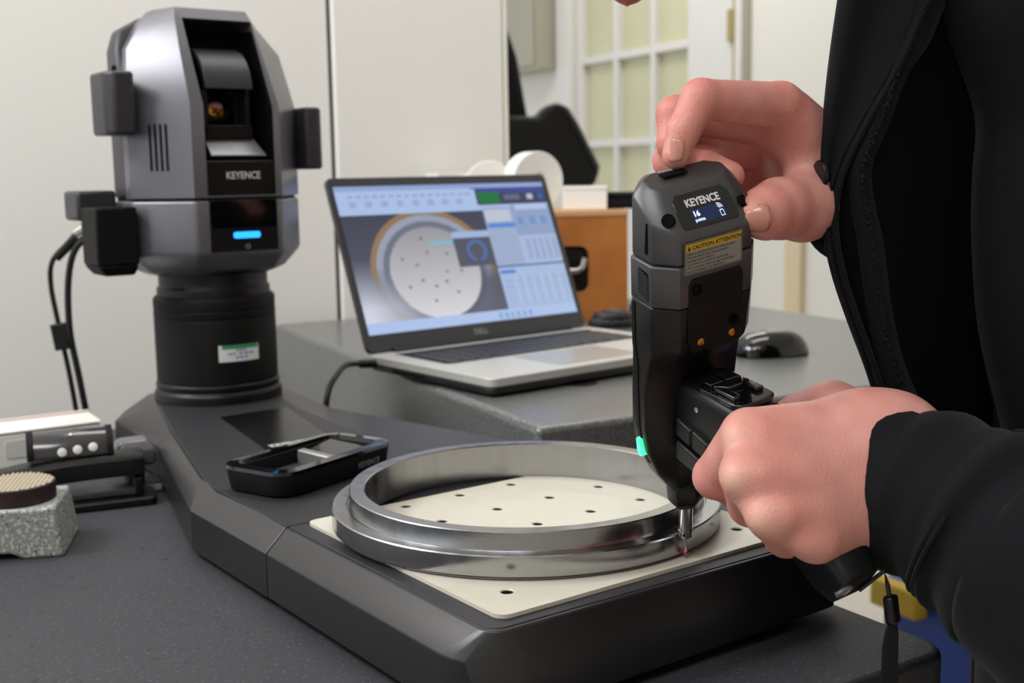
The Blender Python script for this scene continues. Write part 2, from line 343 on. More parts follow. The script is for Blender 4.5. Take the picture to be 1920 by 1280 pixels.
deckA = [(-0.1155, 0.0800), (0.086, 0.0800), (0.083, 0.12), (0.056, 0.1795), (-0.1155, 0.1795)]
deckB = [(-0.1155, 0.1802), (0.0556, 0.1802), (0.047, 0.20), (0.044, 0.30), (0.050, 0.40), (0.064, 0.47), (0.070, 0.50), (0.050, 0.556), (-0.020, 0.556), (-0.037, 0.508), (-0.0750, 0.3687), (-0.1100, 0.223), (-0.1155, 0.190)]
b = MB(); b.prism(deckA, 0.0450, 0.0463); b.build('rear_deck', M['deck'], mm, 0.0003)
b = MB(); b.prism(deckB, 0.0450, 0.0463); b.build('rear_deck', M['deck'], mm, 0.0003)
b = MB(); b.prism([(-0.0198, 0.410), (-0.0476, 0.235), (0.0083, 0.235), (0.0440, 0.4128)], 0.0463, 0.0467); b.build('glossy_panel', mat('panel_gloss', (10, 10, 11), 0.28, spec=0.3), mm, 0.0002)
pt = BASE.inverted() @ on_z(510, 838, 0.0467); pe = BASE.inverted() @ on_z(580, 825, 0.0467)
text('lettering', 'KEYENCE', 0.0118, Matrix.Translation((pt.x, pt.y, 0.04675)), M['print'], mm, 0.00005, bold=0.0002, sx=(pe-pt).length/0.0118/4.35)
text('lettering', 'CMM SERIES', 0.0045, Matrix.Translation((pt.x+0.007, pt.y-0.008, 0.04675)), M['printdim'], mm, 0.00005, sx=0.8)
for x, y in ((-0.10, -0.10), (0.09, -0.10), (-0.10, 0.13), (0.095, 0.13), (0.0, 0.54), (0.0, 0.30)):
    b = MB(); b.lathe([(0.016, 0.0), (0.016, 0.003), (0.019, 0.0062)], Matrix.Translation((x, y, 0)), 20); b.build('foot', M['blackm'], mm)
# stage plate with a grid of tapped holes
b = MB(); b.prism(arcs([(-0.1055, -0.1205, 0.007), (0.098, -0.1205, 0.007), (0.098, 0.0755, 0.006), (-0.1055, 0.0755, 0.006)]), 0.0464, 0.0484); pl = b.build('stage_plate', M['beige'], mm, 0)
HX = [-0.0835, -0.0433, -0.0033, 0.0369, 0.077]; HY = [-0.0955, -0.0555, -0.0155, 0.0243, 0.065]
c = MB()
for x in HX:
    for y in HY: c.lathe([(0.00315, 0.0460), (0.00315, 0.0479), (0.0040, 0.0488)], Matrix.Translation((x, y, 0)), 20)
cut = c.build('cut', None, None); boolean(pl, cut); cut = None
pl.data.materials.clear(); pl.data.materials.append(M['beige'])
hb = MB(); hb.lathe([(0.0031, 0.0464), (0.0031, 0.0479), (0.0026, 0.0477), (0.0026, 0.0464)], None, 20, cap=False); ho = hb.build('hole_thread', M['hole'], pl)
hp = [(x, y) for x in HX for y in HY]; ho.location = (hp[0][0], hp[0][1], 0)
for x, y in hp[1:]:
    h2 = ho.copy(); h2.location = (x, y, 0); COL.objects.link(h2)
# column
TC = Matrix.Translation((0.0225, 0.512, 0))
b = MB(); b.lathe([(0.0585, 0.0463), (0.0585, 0.0535), (0.0570, 0.0560), (0.0560, 0.0565), (0.0560, 0.0580), (0.0568, 0.0590), (0.0568, 0.0625), (0.0552, 0.0640)], TC, 72); b.build('column_base', M['black'], mm, 0.0006)
b = MB(); b.lathe([(0.0555, 0.0640), (0.0555, 0.1220), (0.0550, 0.1224), (0.0550, 0.1232), (0.0555, 0.1236), (0.0555, 0.1300), (0.0548, 0.1304), (0.0548, 0.1312), (0.0555, 0.1316), (0.0555, 0.1400), (0.0532, 0.1430)], TC, 72); b.build('column_barrel', M['blackm'], mm, 0.0004)
b = MB(); b.lathe([(0.0515, 0.1425), (0.0515, 0.1500), (0.0495, 0.1520), (0.0495, 0.1640)], TC, 64); b.build('column_neck', M['black'], mm, 0.0004)
def on_cyl(px, py, r):                      # angle and height on the column for a pixel
    o0 = BASE.inverted() @ Vector((0, 0, CAMZ)); d = (BASE.inverted().to_3x3() @ ray(px, py)).normalized(); c = TC.translation
    A = d.x**2+d.y**2; B = 2*((o0.x-c.x)*d.x+(o0.y-c.y)*d.y); Cq = (o0.x-c.x)**2+(o0.y-c.y)**2-r*r; t = (-B-math.sqrt(B*B-4*A*Cq))/2/A
    p = o0+d*t; return math.atan2(p.y-c.y, p.x-c.x), p.z
a0, z1 = on_cyl(409, 646, 0.0557); a1, _ = on_cyl(484, 648, 0.0557); z0 = on_cyl(446, 677, 0.0557)[1]; z1 = on_cyl(446, 646, 0.0557)[1]
def cyl_patch(fa, fb, ga, gb_, rr):
    b = MB(); rings = []
    for z in (z0+(z1-z0)*ga, z0+(z1-z0)*gb_):
        rings.append([TC @ Vector((q*math.cos(a0+(a1-a0)*(fa+(fb-fa)*k/8)), q*math.sin(a0+(a1-a0)*(fa+(fb-fa)*k/8)), z)) for q, ks in ((rr, range(9)), (rr-0.0003, range(8, -1, -1))) for k in ks])
    return b.loft(rings)
stk = cyl_patch(0, 1, 0, 1, 0.0559).build('calibration_label', M['sticker'], mm, 0)
stk['label'] = 'small white label with green header and handwriting'
cyl_patch(0.08, 0.98, 0.76, 1.0, 0.05598).build('green_band', M['sgreen'], stk, 0)
for fa, fb, g in ((0.42, 0.66, 0.66), (0.22, 0.4, 0.45), (0.48, 0.86, 0.45), (0.4, 0.7, 0.22)):
    for q in range(5):
        f0 = fa+(fb-fa)*q/5; cyl_patch(f0, f0+(fb-fa)*0.13, g-0.05+0.04*(q % 2), g+0.06+0.03*((q+1) % 2), 0.05598).build('handwriting', M['sblue'], stk, 0)
# head
CX = 0.0235
def octa(z, yf, yb, hf, hs, yc, hb_, ycb):
    return [Vector((CX+x, y, z)) for x, y in ((-hf, yf), (hf, yf), (hs, yc), (hs, ycb), (hb_, yb), (-hb_, yb), (-hs, ycb), (-hs, yc))]
b = MB(); b.loft([octa(0.1630, 0.470, 0.556, 0.032, 0.056, 0.500, 0.04, 0.53), octa(0.1675, 0.458, 0.562, 0.036, 0.066, 0.497, 0.045, 0.535), octa(0.1835, 0.445, 0.570, 0.041, 0.080, 0.492, 0.05, 0.54), octa(0.2305, 0.445, 0.570, 0.041, 0.080, 0.492, 0.05, 0.54)])
hl = b.build('lower_head', M['head'], mm, 0.003, seg=3, smooth=30)
b = MB(); b.loft([octa(0.2300, 0.449, 0.566, 0.039, 0.077, 0.494, 0.048, 0.538), octa(0.2332, 0.449, 0.566, 0.039, 0.077, 0.494, 0.048, 0.538)]); b.build('head_joint', M['blackm'], mm, 0)
def shell(z, yf, ysp, hf, hs, yc): return [Vector((CX+x, y, z)) for x, y in ((-hf, yf), (hf, yf), (hs, yc), (hs, ysp), (-hs, ysp), (-hs, yc))]
b = MB(); b.loft([shell(0.2325, 0.445, 0.505, 0.041, 0.080, 0.492), shell(0.3120, 0.445, 0.505, 0.041, 0.080, 0.492), shell(0.3620, 0.470, 0.517, 0.038, 0.072, 0.505), shell(0.3860, 0.482, 0.529, 0.036, 0.055, 0.514), shell(0.3980, 0.489, 0.534, 0.033, 0.042, 0.516)])
us = b.build('upper_shell', M['head'], mm, 0, smooth=30)
NX0, NX1 = -0.0055, 0.0590                 # camera opening
b = MB(); b.loft([[Vector((x, y, z)) for y, z in ((0.43, 0.2340), (0.4490, 0.2340), (0.4490, 0.2640), (0.60, 0.2640), (0.60, 0.3780), (0.54, 0.3885), (0.43, 0.3885))] for x in (NX0, NX1)])
cut = b.build('cut', None, None); boolean(us, cut); us.data.materials.clear(); us.data.materials.append(M['head'])
md = us.modifiers.new('bevel', 'BEVEL'); md.width = 0.0022; md.segments = 3; md.limit_method = 'ANGLE'; md.angle_limit = R(30)
def rsh(z, y0, yb, hs, hb_, ycb): return [Vector((CX+x, y, z)) for x, y in ((-hs, y0), (hs, y0), (hs, ycb), (hb_, yb), (-hb_, yb), (-hs, ycb))]
b = MB(); b.loft([rsh(0.2325, 0.5058, 0.570, 0.079, 0.05, 0.54), rsh(0.3120, 0.5058, 0.570, 0.079, 0.05, 0.54), rsh(0.3620, 0.5178, 0.566, 0.077, 0.05, 0.545), rsh(0.3800, 0.527, 0.562, 0.070, 0.05, 0.55), rsh(0.3940, 0.5335, 0.555, 0.045, 0.03, 0.55)])
rs = b.build('rear_shell', M['head_dk'], mm, 0.003, smooth=30)
b = MB(); b.lathe([(0.004, -0.002), (0.004, 0.0005), (0.003, 0.0005), (0.003, -0.001)], frame(Vector((CX-0.0785, 0.522, 0.345)), Vector((0, 1, 0)), Vector((0, 0, 1)), Vector((-1, 0, 0))), 16); b.build('screw_recess', M['void'], rs)
# black front insert, cavity lining, camera turret
b = MB(); b.box(NX0+0.0004, NX1-0.0004, 0.4462, 0.4478, 0.2342, 0.2636); fi = b.build('front_insert', M['black'], mm, 0.0004)
b = MB(); t_ = 0.0015
for xa, xb in ((NX0+0.0005, NX0+t_), (NX1-t_, NX1-0.0005)): b.loft([[Vector((x, y, z)) for y, z in ((0.4465, 0.264), (0.4465, 0.311), (0.4715, 0.3600), (0.482, 0.3800), (0.502, 0.3800), (0.502, 0.264))] for x in (xa, xb)])
b.box(NX0+t_, NX1-t_, 0.5035, 0.5050, 0.2645, 0.382); b.box(NX0+t_, NX1-t_, 0.449, 0.503, 0.2642, 0.2655)
b.build('cavity_lining', M['void'], mm, 0)
def xcyl(name, x0, x1, y, z, r, a_0, a_1, m, inner=None, par=mm, n=28):
    b = MB(); rings = []
    for x in (x0, x1):
        ring = [Vector((x, y-r*math.cos(R(a_0+(a_1-a_0)*k/n)), z+r*math.sin(R(a_0+(a_1-a_0)*k/n)))) for k in range(n+1)]
        if inner: ring += [Vector((x, y-inner*math.cos(R(a_1-(a_1-a_0)*k/n)), z+inner*math.sin(R(a_1-(a_1-a_0)*k/n)))) for k in range(n+1)]
        rings.append(ring)
    return b.loft(rings).build(name, m, par, 0.0006)
tu = xcyl('camera_turret', 0.003, 0.047, 0.4985, 0.3240, 0.0400, 4, 95, M['head_dk'], 0.034)
b = MB(); b.box(0.003, 0.0075, 0.466, 0.50, 0.293, 0.3265); b.box(0.0425, 0.047, 0.466, 0.50, 0.293, 0.3265); b.box(0.003, 0.047, 0.462, 0.50, 0.284, 0.2955); b.build('turret_block', M['black'], tu, 0.0008)
b = MB(); b.box(0.0075, 0.0425, 0.480, 0.50, 0.2955, 0.325); b.build('camera_window', M['gloss'], tu, 0.0004)
LT = frame(Vector((0.019, 0.4800, 0.3105)), Vector((1, 0, 0)), Vector((0, 0, 1)), Vector((0, -1, 0)))
b = MB(); b.lathe([(0.0125, 0.0), (0.0125, 0.006), (0.0115, 0.0065), (0.0110, 0.002), (0.0110, 0.0)], LT, 32); ln = b.build('camera_lens', M['black'], tu)
b = MB(); b.lathe([(0.0105, 0.001), (0.009, 0.0030), (0.005, 0.0042), (0.0005, 0.0046)], LT, 32)
b.build('lens_glass', mat('painted_glint_lens', (46, 26, 80), 0.05, metal=0.9, coat=1.0, var=(90, (190, 140, 50), 0.5, 0.62)), ln)  # purple and gold glints are put into the lens colour
b = MB(); b.loft([[Vector((x0_, 0.4486, 0.2662)), Vector((x1_, 0.4486, 0.2662)), Vector((x1_-0.004, 0.472, 0.2905)), Vector((x0_+0.001, 0.472, 0.2905))] if False else [Vector((x0_, y, z)), Vector((x1_, y, z))] + [Vector((x1_, y+0.001, z-0.0015)), Vector((x0_, y+0.001, z-0.0015))] for x0_, x1_, y, z in ((0.001, 0.053, 0.4490, 0.2690), (0.003, 0.047, 0.474, 0.2900))])
b.build('mirror_ledge', M['probe_s'], mm, 0.0006)
Tt = plane_T((0.0125, 0.44615, 0.2485), (1, 0, 0), (0, 0, 1)); text('lettering', 'KEYENCE', 0.0088, Tt, M['print'], fi, 0.00005, bold=0.00012, sx=0.86)
# lower insert, window, light bar
b = MB(); b.box(NX0+0.0004, NX1-0.0004, 0.4446, 0.4470, 0.1850, 0.2300); li = b.build('lower_insert', M['blackm'], mm, 0.0004)
b = MB(); b.prism(rrect(0.0610, 0.0240, 0.004, 4, 0.0267, 0.2180), 0, 0.0006, frame(Vector((0, 0.4446, 0)), Vector((1, 0, 0)), Vector((0, 0, 1)), Vector((0, -1, 0)))); b.build('sensor_window', M['gloss'], li, 0)
FT = frame(Vector((0, 0.4446, 0)), Vector((1, 0, 0)), Vector((0, 0, 1)), Vector((0, -1, 0)))
b = MB(); b.prism(rrect(0.0250, 0.0055, 0.002, 4, 0.0285, 0.1992), 0, 0.0008, FT); b.build('light_bar', M['blue_led'], li, 0)['label'] = 'glowing blue light bar'
b = MB(); b.lathe([(0.0022, 0.0), (0.0022, 0.0005), (0.0016, 0.0005), (0.0016, 0.0)], FT @ Matrix.Translation((0.0290, 0.1890, 0)), 16, cap=False); b.build('power_mark', M['printdim'], li)
# vents on the left chamfer
cv = Vector((0.0390, -0.0470, 0)).normalized(); nv = Vector((-cv.y, cv.x, 0)); nv = -nv if nv.y > 0 else nv
for k in range(4):
    o0 = Vector((CX-0.080, 0.492, 0))+cv*(0.0215+0.0052*k)
    b = MB(); b.box(-0.0011, 0.0011, 0.2560, 0.2960, -0.0005, 0.00025, frame(o0, cv, Vector((0, 0, 1)), nv)); b.build('vent_slot', M['void'], us, 0)
for sx, (x0_, x1_, z0_, z1_) in ((-1, (-0.0800, -0.0560, 0.2830, 0.3430)), (1, (0.1020, 0.1230, 0.2520, 0.3160))):
    b = MB(); xo, xi = (x0_, x1_) if sx < 0 else (x1_, x0_)
    b.loft([[Vector((xi, 0.468, z)), Vector((xo-sx*0.006, 0.468, z)), Vector((xo, 0.478, z)), Vector((xo, 0.512, z)), Vector((xi, 0.516, z))] for z in (z0_+0.004, z1_-0.003)] )
    b.build('side_pod', M['head_dk'], mm, 0.003, seg=3)
b = MB(); b.box(-0.0930, -0.0570, 0.478, 0.520, 0.1760, 0.2260); b.loft([[Vector((x, y, 0.1760)) for x, y in ((-0.093, 0.478), (-0.057, 0.478), (-0.057, 0.52), (-0.093, 0.52))], [Vector((x, y, 0.1670)) for x, y in ((-0.086, 0.482), (-0.06, 0.482), (-0.06, 0.516), (-0.086, 0.516))]])
b.build('connector_box', M['blackm'], mm, 0.002)
b = MB(); b.box(-0.0950, -0.0600, 0.5205, 0.560, 0.2140, 0.2400); b.build('connector_cover', M['head_dk'], mm, 0.003)
# cables hanging from the connectors
cb = thing('signal_cable', 'pair of thin black cables hanging from the connectors behind the camera head', 'cable', at(160, 430, 1.20))
I_ = cb.matrix_world.inverted()
pA = [at(168, 428, 1.20), at(135, 450, 1.20), at(100, 486, 1.20), at(95, 530, 1.205), at(108, 600, 1.21), at(128, 690, 1.215), at(143, 770, 1.22), at(150, 812, 1.225)]
pB = [at(172, 436, 1.195), at(140, 470, 1.195), at(128, 530, 1.20), at(131, 620, 1.205), at(147, 700, 1.21), at(163, 780, 1.215), at(170, 815, 1.22)]
for pts, r in ((pA, 0.0026), (pB, 0.0034)):
    b = MB(); b.tube(spline([I_ @ p for p in pts]), r, 10); b.build('cord', M['rubber'], cb)
b = MB(); b.tube([I_ @ at(166, 432, 1.20), I_ @ at(142, 448, 1.20), I_ @ at(138, 450, 1.20), I_ @ at(106, 484, 1.20)], [0.0062, 0.0062, 0.0050, 0.0042], 14); b.build('plug', M['black'], cb)
b = MB(); b.tube([I_ @ at(160, 430, 1.197), I_ @ at(146, 440, 1.197)], 0.0068, 14); b.build('plug_ring', M['chrome'], cb)
fc = I_ @ at(117, 630, 1.208); b = MB(); b.prism(rrect(0.018, 0.013, 0.003, 3), -0.0135, 0.0135, Matrix.Translation(fc) @ Matrix.Rotation(R(-8), 4, 'Y')); b.build('ferrite_clip', M['black'], cb, 0.001)

# ------------------------------------------------------------------ steel ring on the stage
ZP = 0.0486
rg = thing('steel_ring', 'large polished stepped steel flange ring lying on the beige stage plate', 'ring', RC+Vector((0, 0, ZP)))
b = MB(); h1, h2 = 0.0130, 0.0222
prof = [(0.0940, 0.0), (0.1108, 0.0), (0.1110, 0.0008), (0.1132, 0.0022), (0.1133, 0.0024), (0.1133, h1-0.0006), (0.1127, h1), (0.1052, h1), (0.1046, h1-0.0012), (0.1040, h1-0.0012), (0.1034, h1), (0.1030, h1+0.0010), (0.1030, h2-0.0005), (0.1025, h2), (0.0948, h2), (0.0940, h2-0.0008)]
rings = []
N_ = 160
for i in range(N_):
    a = 2*math.pi*i/N_; rings.append([Vector((r*math.cos(a), r*math.sin(a), z)) for r, z in prof])
n = len(prof); v = [p for q in rings for p in q]; f = [(i*n+j, ((i+1) % N_)*n+j, ((i+1) % N_)*n+(j+1) % n, i*n+(j+1) % n) for i in range(N_) for j in range(n)]
b.add(v, f); b.build('ring_body', M['steel'], rg, 0, 30)

# ------------------------------------------------------------------ cradle on the deck
tc_ = Vector((-0.1390, 0.7930, 0.0465)); TR = frame(tc_, azv(33), azv(-57), Vector((0, 0, 1)))
tr = thing('charging_cradle', 'small black rounded tray with glossy rim on the deck beside the ring', 'tray', TR)
def tring(w, h, r, z, dx=0, dy=0): return [Vector((x+dx, y+dy, z)) for x, y in rrect(w, h, r, 7)]
b = MB(); b.loft([tring(0.102, 0.050, 0.012, 0.0), tring(0.110, 0.057, 0.014, 0.0012), tring(0.114, 0.061, 0.015, 0.0150)]); bo = b.build('tray_body', M['blackm'], tr, 0.0003, smooth=50)
b = MB(); b.loft([tring(0.1145, 0.0615, 0.015, 0.0150), tring(0.1130, 0.0600, 0.014, 0.0172), tring(0.0980, 0.0470, 0.009, 0.0178), tring(0.0920, 0.0410, 0.008, 0.0100)], cap=False)
b.build('rim', M['gloss'], tr, 0, 60)
c = MB(); c.loft([tring(0.090, 0.039, 0.008, 0.0035), tring(0.0935, 0.0430, 0.009, 0.02)]); boolean(bo, c.build('cut', None, None)); bo.data.materials.clear(); bo.data.materials.append(M['blackm'])
b = MB(); b.loft([[Vector((x, y, z)) for y, z in ((-0.0185, 0.004), (0.0185, 0.004), (0.018, 0.0155), (-0.018, 0.0130))] for x in (0.006, 0.013)]); b.build('divider', M['probe_s'], tr, 0.0012)
b = MB(); b.loft([[Vector((x, y, z)) for y, z in ((-0.0190, 0.004), (0.0190, 0.004), (0.0190, q), (-0.0190, q-0.002))] for x, q in ((0.0135, 0.0125), (0.042, 0.0160))]); b.build('sloped_floor', M['gloss'], tr, 0.0006)
b = MB(); b.box(-0.043, 0.005, -0.0190, 0.0190, 0.0036, 0.0062); b.build('inner_floor', M['head_dk'], tr, 0.0005)
text('lettering', 'KEYENCE', 0.0056, plane_T((0.014, -0.03035, 0.0060), (1, 0, 0), (0, -0.145, 1)), M['printdim'], bo, 0.00005, bold=0.00007, sx=0.95)

# ------------------------------------------------------------------ laptop
ZB = 0.0502
LA = Vector((-0.1480, 1.2030, ZB)); LF = frame(LA, azv(51), azv(-39), Vector((0, 0, 1)))
lp = thing('laptop', 'open silver laptop with a black bezel showing measuring software', 'laptop', LF)
LW, LD = 0.306, 0.205
b = MB(); b.prism(rrect(LW, LD, 0.010, 5, LW/2, -LD/2), 0.0025, 0.0090); b.build('bottom_case', M['lap_bt'], lp, 0.0015, seg=2)
b = MB(); b.prism(rrect(LW, LD, 0.010, 5, LW/2, -LD/2), 0.0092, 0.0175); b.build('keyboard_deck', M['lap_al'], lp, 0.0010)
b = MB(); b.box(0.022, LW-0.022, -0.105, -0.018, 0.01752, 0.01775); b.build('keyboard_well', M['lap_bt'], lp, 0)
kb = None
for r in range(6):
    y = -0.026-0.0142*r; x = 0.0245; n = 14
    ws = [1]*n if r < 5 else [1, 1, 1, 5.2, 1, 1, 1, 1, 1]
    tot = sum(ws); sc = (LW-0.049)/tot
    for w in ws:
        if kb is None or w != 1 or r == 0:
            k = MB(); k.box(0.0008, w*sc-0.0008, -(0.0115 if r else 0.008), 0, 0.0178, 0.0190); ko = k.build('key', M['key'], lp, 0)
            if w == 1 and r == 1: kb = ko
        else:
            ko = kb.copy(); COL.objects.link(ko)
        ko.location = (x, y, 0); x += w*sc
        if r == 1 and kb is None: kb = ko
b = MB(); b.box(0.095, 0.205, -0.190, -0.118, 0.01752, 0.01775); b.build('touchpad', mat('touchpad_grey', (188, 188, 183), 0.3, metal=0.4), lp, 0)
for k in range(12):
    b = MB(); b.box(-0.0004, 0.0002, -0.045-0.0048*k-0.0026, -0.045-0.0048*k, 0.0045, 0.0080); b.build('vent_slot', M['void'], lp, 0)
for x in (0.02, LW-0.02):
    for y in (-0.02, -LD+0.02):
        b = MB(); b.lathe([(0.006, 0), (0.006, 0.0026)], Matrix.Translation((x, y, 0)), 14); b.build('rubber_foot', M['blackm'], lp)
b = MB(); b.tube([(0.03, -0.002, 0.0165), (LW-0.03, -0.002, 0.0165)], 0.0052, 14); b.build('hinge', M['lap_bt'], lp)
til = R(22.3); LH = 0.193; LX = frame(Vector((0, 0, 0.0165)), Vector((1, 0, 0)), Vector((0, math.sin(til), math.cos(til))), Vector((0, -math.cos(til), math.sin(til))))
lid = MB(); lid.prism(rrect(LW-0.003, LH, 0.007, 5, LW/2, LH/2+0.002), -0.006, 0.0, LX); lid = lid.build('lid', M['lap_dk'], lp, 0.0008)
SW0, SW1, SH0, SH1 = 0.0075, LW-0.0095, 0.0205, LH-0.0085
NU, NV = 260, 150
uu = (np.arange(NU)+0.5)/NU; vv = (np.arange(NV)+0.5)/NV; U_, V_ = np.meshgrid(uu, vv)
img = np.zeros((NV, NU, 3)); img[:] = (176, 196, 232)
def rect(u0, u1, v0, v1, c, a=1.0):
    m = (U_ >= u0) & (U_ < u1) & (V_ >= v0) & (V_ < v1); img[m] = img[m]*(1-a)+np.array(c)*a
rect(0, 1, 0, 0.035, (150, 172, 220)); rect(0.62, 1, 0.035, 0.075, (70, 78, 150)); rect(0, 0.64, 0.04, 0.2, (178, 200, 240))
for k in range(16): rect(0.05+0.036*k, 0.05+0.036*k+0.022, 0.065, 0.08, (130, 142, 170), 0.6)
for k in range(8): rect(0.05+0.07*k, 0.05+0.07*k+0.03, 0.11, 0.15, (140, 156, 190), 0.5)
rect(0.64, 1, 0.075, 0.16, (66, 72, 92)); rect(0.65, 0.755, 0.07, 0.15, (34, 122, 62)); rect(0.78, 0.86, 0.09, 0.13, (100, 110, 140)); rect(0.90, 0.93, 0.085, 0.13, (190, 196, 220)); rect(0.96, 0.985, 0.085, 0.13, (60, 100, 200))
cam_m = (U_ < 0.655) & (V_ > 0.2) & (V_ < 0.925)
cu_, cv_ = 0.36, 0.62; rr_ = np.sqrt(((U_-cu_)/0.27)**2+((V_-cv_)/0.42)**2)
g = np.zeros_like(img); base_ = np.array((70, 73, 88))[None, None]+(V_[..., None]-0.2)*np.array((40, 40, 44))+np.clip((0.45-U_)[..., None]*2.4, 0, 1)*np.clip((V_-0.50)[..., None]*3, 0, 1)*np.array((120, 120, 116))
g[:] = base_
for lo, hi, c in ((0.97, 1.06, (168, 132, 92)), (0.86, 0.97, (172, 180, 200)), (0.76, 0.86, (122, 128, 146))):
    m = (rr_ >= lo) & (rr_ < hi); w_ = (np.clip((cv_+0.10-V_)*6, 0.12, 1)*0.85)[m][:, None]; g[m] = g[m]*(1-w_)+np.array(c)*w_
m = rr_ < 0.76; g[m] = (np.array((168, 168, 174))[None, None]+(V_[..., None]-0.4)*np.array((110, 108, 104)))[m]
for k in range(14):
    a = 0.9*k; r_ = 0.2+0.04*k; m = ((U_-cu_-0.245*r_*math.cos(a))**2/0.00005+(V_-cv_-0.36*r_*math.sin(a))**2/0.00012) < 1; g[m] = (128, 128, 132)
img[cam_m] = np.clip(g, 0, 235)[cam_m]
rect(0.36, 0.47, 0.405, 0.43, (120, 196, 220)); rect(0.475, 0.655, 0.345, 0.395, (168, 190, 230)); rect(0.475, 0.655, 0.395, 0.60, (88, 92, 106))
rp_ = np.sqrt(((U_-0.575)/0.045)**2+((V_-0.49)/0.075)**2); m = (rp_ > 0.78) & (rp_ < 1.05) & ~((V_ > 0.52) & (np.abs(U_-0.575) < 0.015)); img[m] = (84, 118, 186)
rect(0.655, 0.80, 0.18, 0.62, (164, 180, 212)); rect(0.66, 0.79, 0.2, 0.29, (196, 204, 222)); rect(0.66, 0.80, 0.30, 0.335, (92, 142, 224))
rect(0.80, 1.0, 0.17, 0.40, (150, 168, 206)); rect(0.82, 0.99, 0.17, 0.21, (186, 204, 240)); rect(0.80, 1.0, 0.40, 0.61, (176, 192, 226))
for k in range(5): rect(0.83+0.035*k, 0.85+0.035*k, 0.43, 0.58, (148, 166, 204), 0.6)
for k in range(3): rect(0.82+0.06*k, 0.85+0.06*k, 0.26, 0.32, (110, 150, 206), 0.7)
rect(0.655, 1, 0.612, 0.628, (96, 112, 150)); rect(0.66, 0.74, 0.65, 0.675, (96, 136, 222))
for k in range(9): rect(0.67, 0.99, 0.70+0.023*k, 0.708+0.023*k, (152, 170, 208), 0.6)
for k in range(6): rect(0.72+0.045*k, 0.735+0.045*k, 0.69, 0.90, (196, 208, 236), 0.6)
rect(0, 1, 0.93, 1, (182, 204, 244))
for k in range(6): rect(0.60+0.03*k, 0.615+0.03*k, 0.945, 0.985, (120, 160, 214), 0.7)
xs_ = np.linspace(SW0, SW1, NU+1); ys_ = np.linspace(SH1, SH0, NV+1); gv = []; gf = []
for j in range(NV+1):
    for i in range(NU+1): gv.append(LX @ Vector((xs_[i], ys_[j], 0.0004)))
for j in range(NV):
    for i in range(NU): gf.append((j*(NU+1)+i, (j+1)*(NU+1)+i, (j+1)*(NU+1)+i+1, j*(NU+1)+i+1))
sm = mesh('display', gv, gf); ca = sm.color_attributes.new('picture', 'BYTE_COLOR', 'CORNER')
fl = img.reshape(-1, 3)/255.0; flc = np.repeat(np.concatenate([fl, np.ones((len(fl), 1))], 1), 4, axis=0)
ca.data.foreach_set('color_srgb', flc.ravel())
sc_ = link('display', sm, M['screen'], lid, 0); nt = M['screen'].node_tree; an = nt.nodes.new('ShaderNodeAttribute'); an.attribute_name = 'picture'
nt.links.new(an.outputs['Color'], nt.nodes['Principled BSDF'].inputs['Emission Color']); nt.nodes['Principled BSDF'].inputs['Emission Strength'].default_value = 0.85
text('brand_mark', 'DELL', 0.0085, LX @ Matrix.Translation((0.150, 0.0085, 0.0002)), M['printdim'], lid, 0.00005, align='CENTER', bold=0.0002)
# charger lead at the laptop's left
p0 = LF @ Vector((-0.001, -0.012, 0.010)); ch = thing('charger_cable', 'thick black cable curving down from the left rear of the laptop', 'cable', p0); I_ = ch.matrix_world.inverted()
pts = [p0+Vector((0.004, 0, 0)), p0+Vector((-0.010, -0.004, 0.0005)), at(650, 684, 1.145), at(632, 702, 1.10), at(618, 726, 1.085), at(612, 756, 1.080), at(611, 790, 1.082)]
b = MB(); b.tube(spline([I_ @ p for p in pts]), 0.0028, 10); b.build('cord', M['rubber'], ch)
b = MB(); b.tube([I_ @ (p0+Vector((0.003, 0, 0))), I_ @ (p0+Vector((-0.014, -0.005, 0.0005)))], 0.0045, 12); b.build('plug', M['black'], ch)

# ------------------------------------------------------------------ mouse, wooden box and things by it
ms_o = on_z(1444, 664, ZB); MT = frame(ms_o, azv(75), azv(-15), Vector((0, 0, 1)))
ms = thing('computer_mouse', 'glossy black computer mouse on the granite block right of the probe', 'mouse', MT)
def dome(lx, ly, hz, mt, name, par, peak=-0.1, e=2.4, rim=0.0, nx=28, ny=10, zb=0.001):
    b = MB(); rings = []
    for j in range(ny+1):
        t = (math.pi/2)*j/ny; s = max(math.cos(t), 0.02)**0.7; z = zb+hz*math.sin(t)
        rings.append([Vector(((math.copysign(abs(math.cos(2*math.pi*i/nx))**(2/e), math.cos(2*math.pi*i/nx))*lx*s+peak*lx*(1-s)), math.copysign(abs(math.sin(2*math.pi*i/nx))**(2/e), math.sin(2*math.pi*i/nx))*ly*s, z)) for i in range(nx)])
    return b.loft(rings).build(name, mt, par, 0, 60)
dome(0.042, 0.030, 0.026, M['gloss'], 'shell', ms, 0.15)
b = MB(); b.prism(rrect(0.078, 0.054, 0.02, 5), 0.0, 0.0014); b.build('base', M['blackm'], ms, 0.0003)
b = MB(); b.tube([(0.016, y, 0.0212) for y in (-0.0022, 0.0022)], 0.0055, 16); b.build('wheel', M['probe_k'], ms)
b = MB(); b.box(0.004, 0.013, -0.0004, 0.0004, 0.012, 0.0268); b.build('button_split', M['void'], ms, 0)

